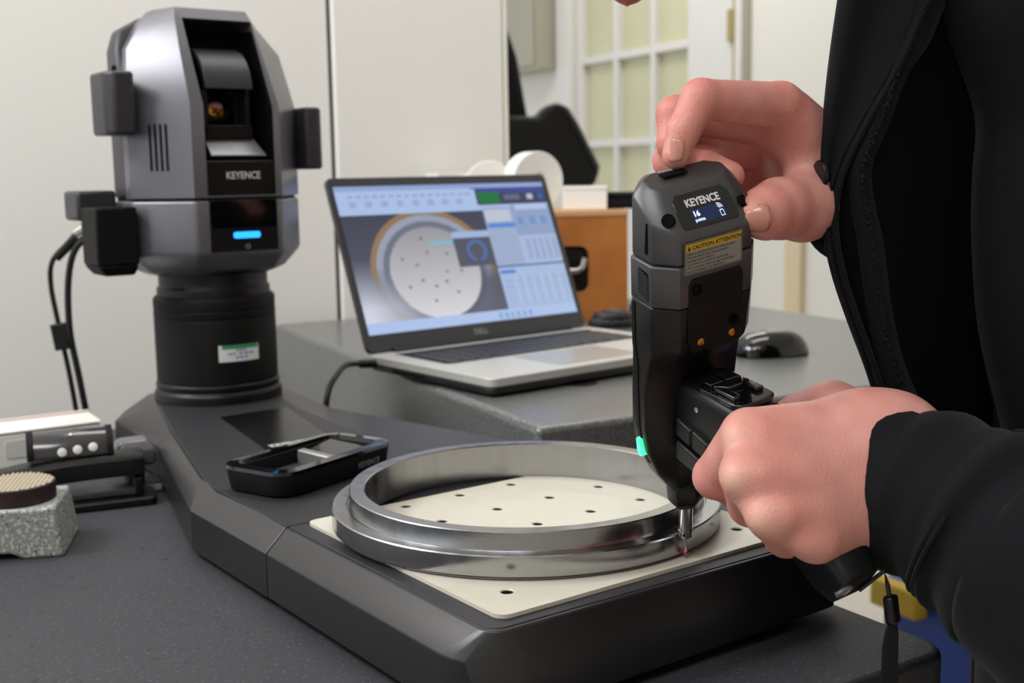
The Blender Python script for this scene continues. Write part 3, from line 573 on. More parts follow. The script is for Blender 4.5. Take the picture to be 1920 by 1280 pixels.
wx = Vector((0.057, 1.60, ZB)); WF = frame(Vector((0.1560, 1.585, ZB)), azv(88), azv(-2), Vector((0, 0, 1)))
wb_ = thing('wooden_box', 'orange-brown varnished wooden case with a black recessed handle behind the laptop', 'box', WF)
b = MB(); b.box(-0.20, 0, 0, 0.14, 0, 0.139); bd = b.build('body', M['wood'], wb_, 0)
c = MB(); c.prism(rrect(0.062, 0.062, 0.012, 5, -0.083, 0.070), -0.012, 0.02, frame(Vector((0, 0, 0)), Vector((1, 0, 0)), Vector((0, 0, 1)), Vector((0, -1, 0)))); boolean(bd, c.build('cut', None, None)); bd.data.materials.clear(); bd.data.materials.append(M['wood'])
b = MB(); b.box(-0.201, 0.001, -0.001, 0.141, 0.1395, 0.148); b.build('lid', M['woodl'], wb_, 0.0015)
HF = frame(Vector((-0.083, 0.0, 0.070)), Vector((1, 0, 0)), Vector((0, 0, 1)), Vector((0, -1, 0)))
b = MB(); b.prism(rrect(0.061, 0.061, 0.011, 5), -0.0115, -0.0105, HF); b.build('handle_plate', M['black'], wb_, 0)
b = MB(); b.tube([HF @ Vector(p) for p in ((-0.024, 0.012, -0.004), (-0.022, -0.002, 0.003), (0.016, -0.002, 0.003), (0.022, 0.002, 0.002), (0.026, 0.013, -0.004))], 0.0042, 10); b.build('handle', M['chrome'], wb_)
b = MB(); b.prism(rrect(0.052, 0.018, 0.006, 4, 0, 0.018), -0.010, -0.002, HF); b.build('catch', M['black'], wb_, 0.001)
# cable coil and dark blue knob by the box foot
kn = thing('cable_bundle', 'short grey cable bundle lying at the right foot of the wooden box', 'cable', on_z(1150, 612, ZB))
for q in range(4):
    b = MB(); b.tube([Vector((0.030*math.cos(t*0.42+q)*(1-0.1*q), 0.018*math.sin(t*0.42+q), 0.0045+0.004*q)) for t in range(14)], 0.0040, 8); b.build('loop', M['lap_dk'] if q % 2 else M['rubber'], kn)
bk = thing('blue_bottle', 'small dark blue bottle standing at the right corner of the wooden box', 'bottle', on_z(1181, 604, ZB)+Vector((0.010, 0.0, 0)))
b = MB(); b.lathe([(0.010, 0), (0.011, 0.002), (0.011, 0.022), (0.006, 0.028)], None, 20); b.build('body', M['tagblue'], bk)
b = MB(); b.lathe([(0.0062, 0.028), (0.0062, 0.037), (0.005, 0.038)], None, 20); b.build('cap', M['black'], bk)
# things on top of the box
ZW = ZB+0.1482
def boxtop(px, dy=0.06): 
    p = WF @ Vector((0, dy, 0.1482)); q = at(px, 370, p.y); return Vector((q.x, p.y, ZW))
def roll(name, label, px, r_out, r_in, w, m, az, dy, hub=None):
    o = boxtop(px, dy); t = thing(name, label, 'tape roll', frame(o+Vector((0, 0, r_out)), azv(az), Vector((0, 0, 1)), azv(az).cross(Vector((0, 0, 1)))))
    b = MB(); n = 40; rings = []
    prof_ = [(r_in, -w/2), (r_out-0.001, -w/2), (r_out, -w/2+0.001), (r_out, w/2-0.001), (r_out-0.001, w/2), (r_in, w/2)]
    v = []; f = []; k = len(prof_)
    for i in range(n):
        for rr, z in prof_: v.append((rr*math.cos(2*math.pi*i/n), rr*math.sin(2*math.pi*i/n), z))
    for i in range(n):
        for j in range(k): f.append((i*k+j, ((i+1) % n)*k+j, ((i+1) % n)*k+(j+1) % k, i*k+(j+1) % k))
    b.add(v, f); b.build('roll', m, t, 0)
    b = MB(); b.lathe([(r_in*0.98, -w/2+0.002), (r_in*0.98, w/2-0.002), (r_in*0.5, w/2-0.002), (r_in*0.5, -w/2+0.002)], None, 32, cap=False); b.build('core', hub or M['cream'], t); return t
roll('tape_roll', 'white tape roll with a grey hub, left of the larger tape roll', 918, 0.0340, 0.0100, 0.018, M['white'], 85, 0.10, M['lap_dk'])
roll('tape_roll', 'large white tape roll standing upright in front of the black chair', 1000, 0.0395, 0.011, 0.030, M['white'], 60, 0.06, M['sticker'])
o = boxtop(1098, 0.05); wc = thing('white_carton', 'small white carton on top of the wooden case, right of the tape rolls', 'box', frame(o, azv(97), azv(7), Vector((0, 0, 1))))
b = MB(); b.box(-0.030, 0.030, -0.02, 0.02, 0, 0.026); b.build('body', M['white'], wc, 0.001)
b = MB(); b.box(-0.0305, 0.0305, -0.0205, 0.0205, 0.0262, 0.031); b.build('lid', M['white'], wc, 0.001)
o = boxtop(1164, 0.07); bc = thing('black_case', 'small black hinged case on the right end of the wooden box', 'case', frame(o, azv(92), azv(2), Vector((0, 0, 1))))
b = MB(); b.box(-0.02, 0.024, -0.03, 0.03, 0, 0.013); b.build('body', M['blackm'], bc, 0.002)
b = MB(); b.box(-0.02, 0.024, -0.03, 0.03, 0.0135, 0.022); b.build('lid', M['blackm'], bc, 0.002)
# low white shelf unit behind the laptop, its top edge shows left of the tape rolls
o = at(846, 325, 1.70); ws_ = thing('paper_stack', 'stack of white paper lying on its stand against the left wall behind the laptop', 'paper', frame(Vector((o.x, o.y, ZB)), azv(63.7), azv(-26.3), Vector((0, 0, 1))))
b = MB(); b.box(-0.028, 0.028, -0.02, 0.02, 0, 0.172); b.build('stand', M['white'], ws_, 0.002)
b = MB(); b.box(-0.030, 0.030, -0.022, 0.022, 0.1725, o.z-ZB); b.build('sheets', M['white'], ws_, 0.0005)

# office chair far behind, left of the glazed door
cp = at(1010, 420, 3.05); oc = thing('office_chair', 'black high-backed office chair with padded armrests beyond the end of the wall', 'chair', frame(Vector((cp.x-0.02, cp.y, FLZ)), azv(80), azv(-10), Vector((0, 0, 1))))
def czh(py, y=3.05): return at(1000, py, y).z-FLZ
b = MB(); b.loft([[Vector((x, y, z)) for x, y in ((xl, -0.05), (xr, -0.05), (xr, 0.06), (xl, 0.06))] for z, xl, xr in ((czh(300), -0.34, 0.01), (czh(215), -0.34, -0.012), (czh(110), -0.34, -0.035), (czh(30), -0.34, -0.07), (czh(-40), -0.33, -0.10))]); b.build('backrest', M['blackm'], oc, 0.02, seg=3)
b = MB(); b.loft([[Vector((x, y, z)) for x, z in ((-0.30, czh(345)), (0.14, czh(350)), (0.155, czh(320)), (0.10, czh(240)), (0.075, czh(205)), (0.045, czh(196)), (0.02, czh(206)), (0.0, czh(222)), (-0.30, czh(215)))] for y in (-0.12, -0.03)]); b.build('armrest', M['black'], oc, 0.012, seg=3)
b = MB(); b.tube([(0.146, -0.126, czh(318)), (0.093, -0.126, czh(240)), (0.066, -0.126, czh(208))], 0.006, 8); b.build('arm_edge_highlight', M['head_dk'], oc)  # lighter tube shaped as the highlight along the armrest's edge
b = MB(); b.prism(rrect(0.5, 0.5, 0.08, 5, -0.1, 0.1), 0.42, 0.52); b.build('seat', M['blackm'], oc, 0.02)
b = MB(); b.lathe([(0.03, 0.06), (0.03, 0.42)], Matrix.Translation((-0.1, 0.1, 0)), 16); b.build('gas_column', M['black'], oc)
for k in range(5):
    b = MB(); a = 2*math.pi*k/5; b.tube([(-0.1, 0.1, 0.09), (-0.1+0.27*math.cos(a), 0.1+0.27*math.sin(a), 0.055)], [0.025, 0.016], 8); lg = b.build('leg', M['black'], oc)
    b = MB(); b.tube([(-0.1+0.27*math.cos(a)-0.02*math.sin(a), 0.1+0.27*math.sin(a)+0.02*math.cos(a), 0.027), (-0.1+0.27*math.cos(a)+0.02*math.sin(a), 0.1+0.27*math.sin(a)-0.02*math.cos(a), 0.027)], 0.027, 12); b.build('castor', M['blackm'], lg)
# blue cart on the floor beyond the table, bottom right
q = Vector((0.80, 1.95, FLZ)); bt = thing('tool_cart', 'blue steel tool cart with a yellow corner standing beyond the granite table', 'cart', frame(q, azv(62), azv(-28), Vector((0, 0, 1))))
def cart_top(px, py, z):
    return bt.matrix_world.inverted() @ on_z(px, py, z)
zc = -0.42; a_ = cart_top(1655, 1075, zc)
b = MB(); b.box(a_.x, a_.x+0.9, a_.y-0.42, a_.y, 0.08, zc-FLZ); b.build('body', M['blue'], bt, 0.01)
b = MB(); b.box(a_.x-0.030, a_.x-0.001, a_.y-0.10, a_.y-0.001, zc-FLZ-0.045, zc-FLZ+0.001); b.build('yellow_corner', M['yellow'], bt, 0.004)
for k in range(3):
    b = MB(); b.box(a_.x+0.03, a_.x+0.86, a_.y-0.432, a_.y-0.421, 0.10+0.105*k, 0.195+0.105*k); dr = b.build('drawer', M['blue'], bt, 0.003)
    b = MB(); b.box(a_.x+0.2, a_.x+0.7, a_.y-0.447, a_.y-0.433, 0.165+0.105*k, 0.18+0.105*k); b.build('handle', M['steel2'], dr, 0.003)
for x in (0.06, 0.84):
    for y in (-0.36, -0.06):
        b = MB(); b.tube([(a_.x+x-0.012, a_.y+y, 0.04), (a_.x+x+0.012, a_.y+y, 0.04)], 0.04, 18); b.build('castor', M['blackm'], bt)

# ------------------------------------------------------------------ left end of the table
pc = on_z(0, 886, 0); CF = frame(pc, azv(58), azv(-32), Vector((0, 0, 1)))
wc2 = thing('white_case', 'low white plastic case with pale pink rim at the back of the table', 'case', CF)
b = MB(); b.box(-0.14, 0.087, 0.0, 0.050, 0.001, 0.033); b.build('body', M['white'], wc2, 0.003)
b = MB(); b.box(-0.141, 0.088, -0.0010, 0.051, 0.0332, 0.0350); b.build('lid_rim', M['white'], wc2, 0.0008)
b = MB(); b.box(-0.141, 0.088, 0.0475, 0.051, 0.0351, 0.0372); b.build('pink_edge', M['pink'], wc2, 0.0004)
b = MB(); b.prism(rrect(0.040, 0.016, 0.004, 4, 0.025, 0.019), 0.0, 0.0008, frame(Vector((0, -0.0002, 0)), Vector((1, 0, 0)), Vector((0, 0, 1)), Vector((0, -1, 0)))); b.build('grip_recess', mat('case_recess', (222, 222, 218), 0.5), wc2, 0.0004)
# speckled block and the round serrated disc on it
a_ = on_z(122, 1043, 0); KB = frame(a_, azv(79), azv(-11), Vector((0, 0, 1)))
kb_ = thing('cast_block', 'small speckled grey cast block with an arched foot at the left edge', 'block', KB)
b = MB(); pf = [(-0.10, 0.0), (-0.080, 0.0), (-0.074, 0.004), (-0.034, 0.004), (-0.026, 0.0), (0.0, 0.0), (-0.0045, 0.0340), (-0.0955, 0.0340)]
b.loft([[Vector((x, y, z)) for x, z in pf] for y in (0.0, 0.062)]); b.build('body', M['cast'], kb_, 0.0022, seg=3)
dc = KB @ Vector((-0.0345, 0.030, 0.0342)); dk_ = thing('serrated_disc', 'round dark brown disc with a cream serrated top on the speckled block', 'disc', frame(dc, azv(79), azv(-11), Vector((0, 0, 1))))
b = MB(); b.lathe([(0.0255, 0.0), (0.0262, 0.0008), (0.0262, 0.0112), (0.0256, 0.0118)], None, 56); b.build('body', M['brown'], dk_, 0)
b = MB(); st = 0.0029
for i in range(-9, 10):
    for j in range(-9, 10):
        x, y = i*st, j*st
        if x*x+y*y < 0.0240**2: b.add([(x-st*0.44, y-st*0.44, 0.0118), (x+st*0.44, y-st*0.44, 0.0118), (x+st*0.44, y+st*0.44, 0.0118), (x-st*0.44, y+st*0.44, 0.0118), (x, y, 0.0132)], [(0, 1, 4), (1, 2, 4), (2, 3, 4), (3, 0, 4), (3, 2, 1, 0)])
tag(b.build('serration', M['cream'], dk_, 0, 0), kind='stuff')
# black desk stapler / punch
pf_o = Vector((-0.345, 0.912, 0)); PF = frame(pf_o, azv(68), azv(-22), Vector((0, 0, 1)))
pu = thing('desk_punch', 'black desktop paper punch with a glossy housing and three white marks', 'punch', PF)
def PL(px, py, y): return PF.inverted() @ at(px, py, y)
b = MB(); b.prism(rrect(0.115, 0.040, 0.006, 4, 0.000, -0.0220), 0.0, 0.0065); b.build('base_plate', M['black'], pu, 0.0015)
b = MB(); b.box(-0.055, 0.045, -0.030, -0.006, 0.0070, 0.0120); b.build('guide_rail', M['lap_dk'], pu, 0.001)
b = MB(); b.box(0.042, 0.048, -0.034, -0.006, 0.0068, 0.0205); b.build('bracket', M['blackm'], pu, 0.001)
b = MB(); pr_ = []
for k in range(11):
    x = -0.10+0.150*k/10; zt_ = 0.0395-0.55*max(0, (0.02-x))**2*2.0; pr_.append([Vector((x, y, z)) for y, z in ((-0.032, zt_-0.017), (-0.032, zt_-0.004), (-0.028, zt_), (-0.008, zt_), (-0.004, zt_-0.004), (-0.004, zt_-0.017))])
b.loft(pr_); b.build('lever_arm', M['black'], pu, 0.001, 50)
b = MB(); rg_ = []
for x, s in ((-0.033, 0.93), (-0.029, 1.0), (0.024, 1.0), (0.028, 0.93)):
    rg_.append([Vector((x, -0.010+0.017*s*math.cos(t), 0.0405+0.019*s*math.sin(t))) for t in [math.pi*k/14 for k in range(15)]])
b.loft(rg_); hs = b.build('housing', M['gloss'], pu, 0.0008, 50); hs.data.materials.clear(); hs.data.materials.append(mat('housing_gloss', (52, 50, 54), 0.22, coat=0.6))
for x0_ in (-0.034, 0.0235):
    b = MB(); b.loft([[Vector((x, -0.010+0.0178*math.cos(t), 0.0403+0.0198*math.sin(t))) for t in [math.pi*k/14 for k in range(15)]] for x in (x0_, x0_+0.0050)]); b.build('end_cap', M['blackm'], hs, 0.0006, 50)
for k in range(3):
    t = R(172-3*k); b = MB(); cx_ = -0.009+0.0112*k
    nrm = Vector((0, math.cos(t), math.sin(t))); c0 = Vector((cx_, -0.010+0.0171*math.cos(t), 0.0405+0.0191*math.sin(t)+0.002)); T_ = frame(c0, Vector((1, 0, 0)), Vector((0, -nrm.z, nrm.y))*-1, Vector((1, 0, 0)).cross(Vector((0, -nrm.z, nrm.y))*-1))
    b.lathe([(0.0034, -0.0003), (0.0034, 0.0006), (0.0028, 0.0009)], T_, 14); b.build('white_mark', M['white'], hs)
b = MB(); b.lathe([(0.0011, 0.0), (0.0011, 0.0006)], frame(Vector((-0.002, -0.020, 0.0568)), Vector((1, 0, 0)), Vector((0, 0.8, 0.6)), Vector((0, -0.6, 0.8))), 10); b.build('white_mark', M['white'], hs)
# grey block between the punch and the machine
gk = frame(Vector((-0.3085, 0.942, 0)), azv(62), azv(-28), Vector((0, 0, 1))); vs = thing('dial_stand', 'dark grey clamp stand on a short post between punch and machine', 'stand', gk)
b = MB(); b.prism(rrect(0.040, 0.030, 0.005, 4), 0.0, 0.007); b.build('foot', M['black'], vs, 0.001)
b = MB(); b.box(-0.016, 0.018, -0.0165, -0.0152, 0.001, 0.006); b.build('foot_plate', M['lap_al'], vs, 0.0004)
b = MB(); b.lathe([(0.008, 0.007), (0.008, 0.0213)], None, 20); b.build('post', M['lap_dk'], vs)
b = MB(); b.loft([[Vector((x, y, z)) for x, y in rrect(w, d, 0.004, 4)] for w, d, z in ((0.028, 0.024, 0.0215), (0.032, 0.028, 0.0235), (0.032, 0.028, 0.0345), (0.022, 0.020, 0.0420))]); b.build('clamp_head', M['head'], vs, 0.001)

# ------------------------------------------------------------------ hand-held probe
PK = Vector((-0.046, -0.3212, 0.9459)).normalized(); PN = Vector((0.466, -0.8444, -0.2641)); PN = (PN-PK*PN.dot(PK)).normalized(); PA = PN.cross(PK)*-1
PT = Vector((0.0888, 0.6004, 0.0515)); PR = frame(PT, PA, -PN, PK); PRI = PR.inverted()
pb = thing('touch_probe', 'faceted grey and black hand-held touch probe gripped by both hands', 'probe', PR)
def sec(k, nf, af, as_, ncf, ncb=-0.004, nb=-0.012, ab=0.018, dz=None):
    p = [(-af, nf), (af, nf), (as_, ncf), (as_, ncb), (ab, nb), (-ab, nb), (-as_, ncb), (-as_, ncf)]
    z = dz or [k]*8; return [Vector((x, -n, z[i])) for i, (x, n) in enumerate(p)]
b = MB(); b.loft([sec(0.1743, .0213, .0192, .0274, .0122), sec(0, .0213, .0192, .0272, .0122, dz=[.1872, .1872, .1925, .2025, .2060, .2060, .2025, .1925]), sec(0, .0045, .0160, .0205, .0005, -.0050, -.0095, .0150, dz=[.2045, .2045, .2065, .2085, .2085, .2085, .2085, .2065])])
pt_ = b.build('top_cover', M['probe_g'], pb, 0.0016, seg=3, smooth=30)
b = MB(); b.loft([sec(0.1543, .0219, .0195, .0282, .0127), sec(0.1735, .0219, .0195, .0282, .0127), sec(0.1742, .0213, .0192, .0274, .0122)]); b.build('grille_band', M['probe_g'], pb, 0.0005, smooth=30)
b = MB(); b.loft([sec(.0455, .0060, .0075, .0110, .0020, -.004, -.009, .007), sec(.0560, .0075, .0090, .0180, .0020, -.006, -.012, .012), sec(.0700, .0090, .0110, .0238, .0025, -.008, -.014, .016), sec(.0850, .0100, .0120, .0262, .0030, -.008, -.014, .017), sec(.1050, .0100, .0120, .0268, .0040, -.007, -.014, .018), sec(.1200, .0120, .0140, .0268, .0060, -.006, -.013, .018), sec(.1310, .0203, .0180, .0280, .0110), sec(.1538, .0217, .0194, .0280, .0125)])
lb = b.build('lower_body', M['probe_k'], pb, 0.0010, seg=2, smooth=28)
# seam line and back spine along the lower left side
b = MB(); b.loft([[Vector((x, -n, z)) for x, n in ((-w-0.0004, -0.0012), (-w-0.0004, -0.0035), (-w+0.002, -0.0035), (-w+0.002, -0.0012))] for z, w in ((.062, .0205), (.072, .0242), (.085, .0262), (.105, .0268), (.120, .0268), (.131, .028), (.152, .028))])
b.build('side_seam', M['blackm'], lb, 0)
# recessed black front panel, brass screws, label
b = MB(); b.prism([(-.0150, .1375), (-.0120, .1305), (.0120, .1305), (.0150, .1375), (.0150, .1650), (.0130, .1680), (-.0130, .1680), (-.0150, .1650)], 0.0, 0.0006, frame(Vector((0, -.0216, 0)), Vector((1, 0, 0)), Vector((0, 0, 1)), Vector((0, -1, 0))))
fp = b.build('front_panel', M['blackm'], pb, 0.0003)
FP = frame(Vector((0, -.0220, 0)), Vector((1, 0, 0)), Vector((0, 0, 1)), Vector((0, -1, 0)))
for x in (-.0083, .0091):
    T_ = frame(Vector((x, -.0216, .1355)), Vector((1, 0, 0)), Vector((0, 0, 1)), Vector((0, -1, 0)))
    b = MB(); b.lathe([(.0019, 0), (.0019, .0011), (.0014, .0014), (.0008, .0014), (.0008, .0009)], T_, 20); so = b.build('brass_screw', M['gold'], pb); so['label'] = 'brass screw head'
for x, z in ((-.0105, .1620), (.0100, .1420)):
    T_ = frame(Vector((x, -.0221, z)), Vector((1, 0, 0)), Vector((0, 0, 1)), Vector((0, -1, 0))); b = MB(); b.lathe([(.0028, 0), (.0028, .0005), (.0018, .0005), (.0018, .0001)], T_, 20); b.build('screw_seat', M['void'], fp)
LB = frame(Vector((-.0015, -.02195, .1776)), Vector((1, 0, 0)), Vector((0, 0, 1)), Vector((0, -1, 0)))
b = MB(); b.prism(rrect(.0312, .0152, .0010, 4), 0, .00010, LB); lbl = b.build('caution_label', M['labelg'], pb, 0); lbl['label'] = 'grey caution label with yellow heading'
b = MB(); b.prism(rrect(.0306, .0146, .0008, 4), .00010, .00014, LB); b.build('border', M['ink'], lbl, 0)
b = MB(); b.prism(rrect(.0300, .0140, .0006, 4), .00014, .00018, LB); b.build('label_field', M['labelg'], lbl, 0)
b = MB(); b.box(-.0150, .0150, .0034, .0070, .00018, .00022, LB); b.build('yellow_strip', M['yellow'], lbl, 0)
text('lettering', 'CAUTION ATTENTION', .0027, LB @ Matrix.Translation((-.0118, .0041, .00023)), M['ink'], lbl, .00002, bold=.00008, sx=.96)
b = MB(); b.prism([(-.0143, .0040), (-.0124, .0040), (-.01335, .0064)], .00023, .00027, LB); b.build('warning_triangle', M['ink'], lbl, 0)
for k, s in enumerate(('Glass is incorporated into this product.', 'Physical shock may cause product', 'damage and/or injury.', 'Ce produit contient du verre! Les', 'chocs peuvent endommager le produit', 'et/ou provoquer des blessures.')):
    text('lettering', s, .00168, LB @ Matrix.Translation((-.0144, .0018-.00165*k, .00020)), M['ink'], lbl, .00002, bold=.00001, sx=.97)
# display on the sloping face
DU = Vector((0, .0168, .0173)).normalized(); DT = frame(Vector((0, -.0213, .1872)), Vector((1, 0, 0)), DU, Vector((1, 0, 0)).cross(DU))
b = MB(); b.prism([(-.0140, .0035), (.0140, .0035), (.0152, .0050), (.0150, .0170), (.0122, .0205), (-.0122, .0205), (-.0150, .0170), (-.0152, .0050)], -.0006, .00035, DT); dp = b.build('display_window', M['gloss'], pb, .0003)
text('lettering', 'KEYENCE', .0050, DT @ Matrix.Translation((-.0090, .0138, .0004)), M['print'], dp, .00003, bold=.00016, sx=.86)
b = MB(); b.prism(rrect(.0175, .0068, .0003, 2, .0005, .0088), .00036, .0004, DT); lc = b.build('lcd', M['lcd'], dp, 0)
text('lettering', '16', .0036, DT @ Matrix.Translation((-.0075, .0087, .00042)), M['lcdw'], lc, .00002, bold=.00010)
text('lettering', 'points', .0023, DT @ Matrix.Translation((-.0076, .0062, .00042)), M['lcdw'], lc, .00002, bold=.00002, sx=.92)
b = MB(); ic = DT @ Matrix.Translation((.0062, .0060, .00042)); b.box(0, .0020, 0, .00022, 0, .00003, ic); b.box(0, .00022, 0, .0028, 0, .00003, ic); b.box(.0018, .0020, 0, .0028, 0, .00003, ic); b.box(.0002, .0018, .0027, .0031, 0, .00003, ic); b.build('battery_icon', M['lcdw'], lc, 0)
for r_ in (.0008, .0016, .0024):
    b = MB(); cc = Vector((.0060, .0098, .00042)); b.loft([[DT @ (cc+Vector((q*math.cos(t), q*math.sin(t), 0))) for q in (r_, r_+.0003)] + [DT @ (cc+Vector((q*math.cos(t), q*math.sin(t), .00003))) for q in (r_+.0003, r_)] for t in [R(5+85*k/8) for k in range(9)]]); b.build('signal_icon', M['lcdw'], lc, 0)
# round recesses on the shoulders, power switch slot, side slot, grille
for s in (-1, 1):
    nrm = Vector((s*0.62, -0.55, 0.56)).normalized(); xx = nrm.orthogonal().normalized(); o = Vector((s*.0205, -.0145, .1948))
    b = MB(); b.lathe([(.0030, -.002), (.0030, .0004), (.0026, .0005), (.0026, -.001)], frame(o, xx, nrm.cross(xx), nrm), 24, cap=False)
    b.lathe([(.0027, -.002), (.0027, .0002)], frame(o, xx, nrm.cross(xx), nrm), 24); b.build('round_recess', M['void'], pt_)
b = MB(); b.box(-.0120, .0010, .0006, .0052, .2080, .20862); b.build('power_switch', M['void'], pt_, .0003)
text('lettering', 'POWER', .0022, Matrix.Translation((-.0110, .0060, .20872)), M['print'], pt_, .00002)
b = MB(); b.loft([[Vector((-.0279, -n, z)) for n, z in ((.0068, .1795), (.0078, .1782), (.0086, .1795), (.0082, .1930))] , [Vector((-.0268, -n, z)) for n, z in ((.0068, .1795), (.0078, .1782), (.0086, .1795), (.0082, .1930))]]); b.build('side_slot', M['void'], pt_, 0)
GT = frame(Vector((-.0282, 0, 0)), Vector((0, -1, 0)), Vector((0, 0, 1)), Vector((-1, 0, 0)))     # x = n
b = MB(); b.prism(arcs([(.0018, .1590, .001), (.0102, .1556, .001), (.0102, .1698, .001), (.0018, .1710, .001)], 3), 0, .00012, GT); gr = b.build('speaker_grille', M['void'], pb, 0)
b = MB()
for i in range(9):
    for j in range(14):
        x = .0024+.0009*i; y = .1592-.00038*i+.00088*j+(.00044 if i % 2 else 0); T_ = GT @ Matrix.Translation((x, y, .00012)) @ Matrix.Rotation(R(45), 4, 'Z'); b.box(-.00019, .00019, -.00019, .00019, 0, .00018, T_)
tag(b.build('mesh_weave', M['head'], gr, 0, 0), kind='stuff')
b = MB(); b.loft([[Vector((-.0268 if z > .0765 else -.0264, -n, z)) for n, z in ((-.0005, .0710), (.0004, .0690), (-.0016, .0680), (-.0040, .0700), (-.0044, .0770), (-.0030, .0785), (-.0010, .0780))], [Vector((-.0200, -n, z)) for n, z in ((-.0005, .0710), (.0004, .0690), (-.0016, .0680), (-.0040, .0700), (-.0044, .0770), (-.0030, .0785), (-.0010, .0780))]])
gl = b.build('status_lamp', M['green_led'], pb, .0003); gl['label'] = 'glowing green status lamp'
# nose, stylus and ruby ball
b = MB(); hexa = lambda r, z, sy=.85: [Vector((r*math.cos(R(30+60*k)), r*sy*math.sin(R(30+60*k)), z)) for k in range(6)]
b.loft([hexa(.0065, .0305), hexa(.0098, .0345), hexa(.0104, .0435), hexa(.0080, .0475)]); b.build('nose_block', M['black'], pb, .0006, smooth=30)
b = MB(); b.lathe([(.0030, .0108), (.0037, .0114), (.0037, .0150), (.0033, .0152), (.0033, .0157), (.0037, .0159), (.0037, .0310)], None, 40); sl = b.build('stylus_holder', M['chrome'], pb, 0)
b = MB(); b.lathe([(.0006, 0), (.0006, .0004)], frame(Vector((-.0028, -.0024, .0135)), Vector((1, -1, 0)).normalized(), Vector((0, 0, 1)), Vector((-1, -1, 0)).normalized()), 12); b.build('pin_hole', M['void'], sl)
b = MB(); b.lathe([(.00075, .0010), (.00075, .0112)], None, 16); b.build('stylus_stem', M['chrome'], pb)
bm = bmesh.new(); bmesh.ops.create_uvsphere(bm, u_segments=24, v_segments=16, radius=.0015); me = bpy.data.meshes.new('ruby_ball'); bm.to_mesh(me); bm.free(); rb = link('ruby_ball', me, M['ruby'], pb, 60); rb['label'] = 'small red ruby ball tip'
# pistol grip (in the probe frame: y = -n)
def gsec(n, k, w, h, tilt, r=.005):
    c_, s_ = math.cos(R(tilt)), math.sin(R(tilt)); return [Vector((x, -(n+z*s_), k+z*c_)) for x, z in rrect(w*2, h*2, r, 4)]
b = MB(); b.loft([gsec(.004, .0965, .0118, .0130, 0), gsec(.016, .0980, .0126, .0142, -6), gsec(.036, .0995, .0128, .0140, -4), gsec(.0545, .1020, .0122, .0122, 6), gsec(.0565, .1015, .0100, .0095, 8)]); hd = b.build('handle_head', M['probe_k'], pb, .0008, 50)
b = MB(); b.loft([gsec(.030, .0940, .0105, .0125, 10, .006), gsec(.048, .0900, .0108, .0135, 22, .006), gsec(.072, .0810, .0112, .0140, 26, .006), gsec(.096, .0700, .0112, .0135, 26, .006), gsec(.112, .0628, .0118, .0125, 26, .006), gsec(.120, .0590, .0100, .0100, 26, .005)]); gp = b.build('grip', M['black'], pb, 0, 60)
PT2 = frame(Vector((0, -.012, .1118)), Vector((1, 0, 0)), Vector((0, -1, .12)).normalized(), Vector((1, 0, 0)).cross(Vector((0, -1, .12)).normalized())*-1)   # x = a, y along grip
PT2 = frame(Vector((0, -.012, .1118)), Vector((-1, 0, 0)), Vector((0, -1, .10)).normalized(), Vector((-1, 0, 0)).cross(Vector((0, -1, .10)).normalized()))
b = MB(); b.prism(rrect(.0225, .0420, .005, 5, 0, .0215), -.0015, .0012, PT2); pad = b.build('button_pad', M['gloss'], pb, .0005)
def btn(poly, name, m, h=.0022, lift=.0012): b = MB(); b.prism(poly, lift, lift+h, PT2); return b.build(name, m, pad, .0006, seg=3)
mtB = mat('button_gloss', (14, 14, 15), 0.12, coat=1.0)
btn([(.0085, .010), (.0010, .010), (.0010, .019), (.0085, .019)], 'button', mtB)
btn([(-.0085, .010), (-.0002, .010), (-.0002, .019), (-.0085, .019)], 'button', mtB)
btn([(-.0085, .0205), (.0085, .0205), (.0040, .0265), (-.0040, .0265)], 'button', mtB)
okb = btn([(-.0090, .0220), (-.0048, .0275), (-.0048, .0350), (-.0090, .0350)], 'button', mtB)
btn([(.0090, .0220), (.0048, .0275), (.0048, .0360), (.0090, .0370)], 'button', mtB)
text('lettering', 'OK', .0030, PT2 @ Matrix.Translation((-.0060, .0275, .0036)) @ Matrix.Rotation(R(90), 4, 'Z'), M['printdim'], pad, .00003)
for k, (k0, k1, n0, n1) in enumerate(((.0830, .0930, .0120, .0240), (.0820, .0920, .0245, .0370), (.0700, .0805, .0120, .0300))):
    b = MB(); b.loft([[Vector((x, -n, z)) for n, z in ((n0, k0), (n1, k0-.001), (n1, k1-.002), (n0, k1))] for x in (-.0150, .0105)]); b.build('trigger', M['probe_k'], pb, .0012, seg=3)
T_ = frame(Vector((-.0129, -.026, .1030)), Vector((0, -1, 0)), Vector((0, 0, 1)), Vector((-1, 0, 0))); b = MB(); b.lathe([(.0013, 0), (.0013, .0003), (.0009, .0003), (.0009, 0)], T_, 14); b.build('side_screw', M['printdim'], hd)
T_ = frame(Vector((-.006, -.1205, .0590)), Vector((1, 0, 0)), Vector((0, -.44, .9)).normalized(), Vector((1, 0, 0)).cross(Vector((0, -.44, .9)).normalized())); b = MB(); b.lathe([(.0042, -.001), (.0042, .0006), (.0034, .0008), (.0030, .0003)], T_, 20); b.build('end_cap', M['probe_s'], gp)
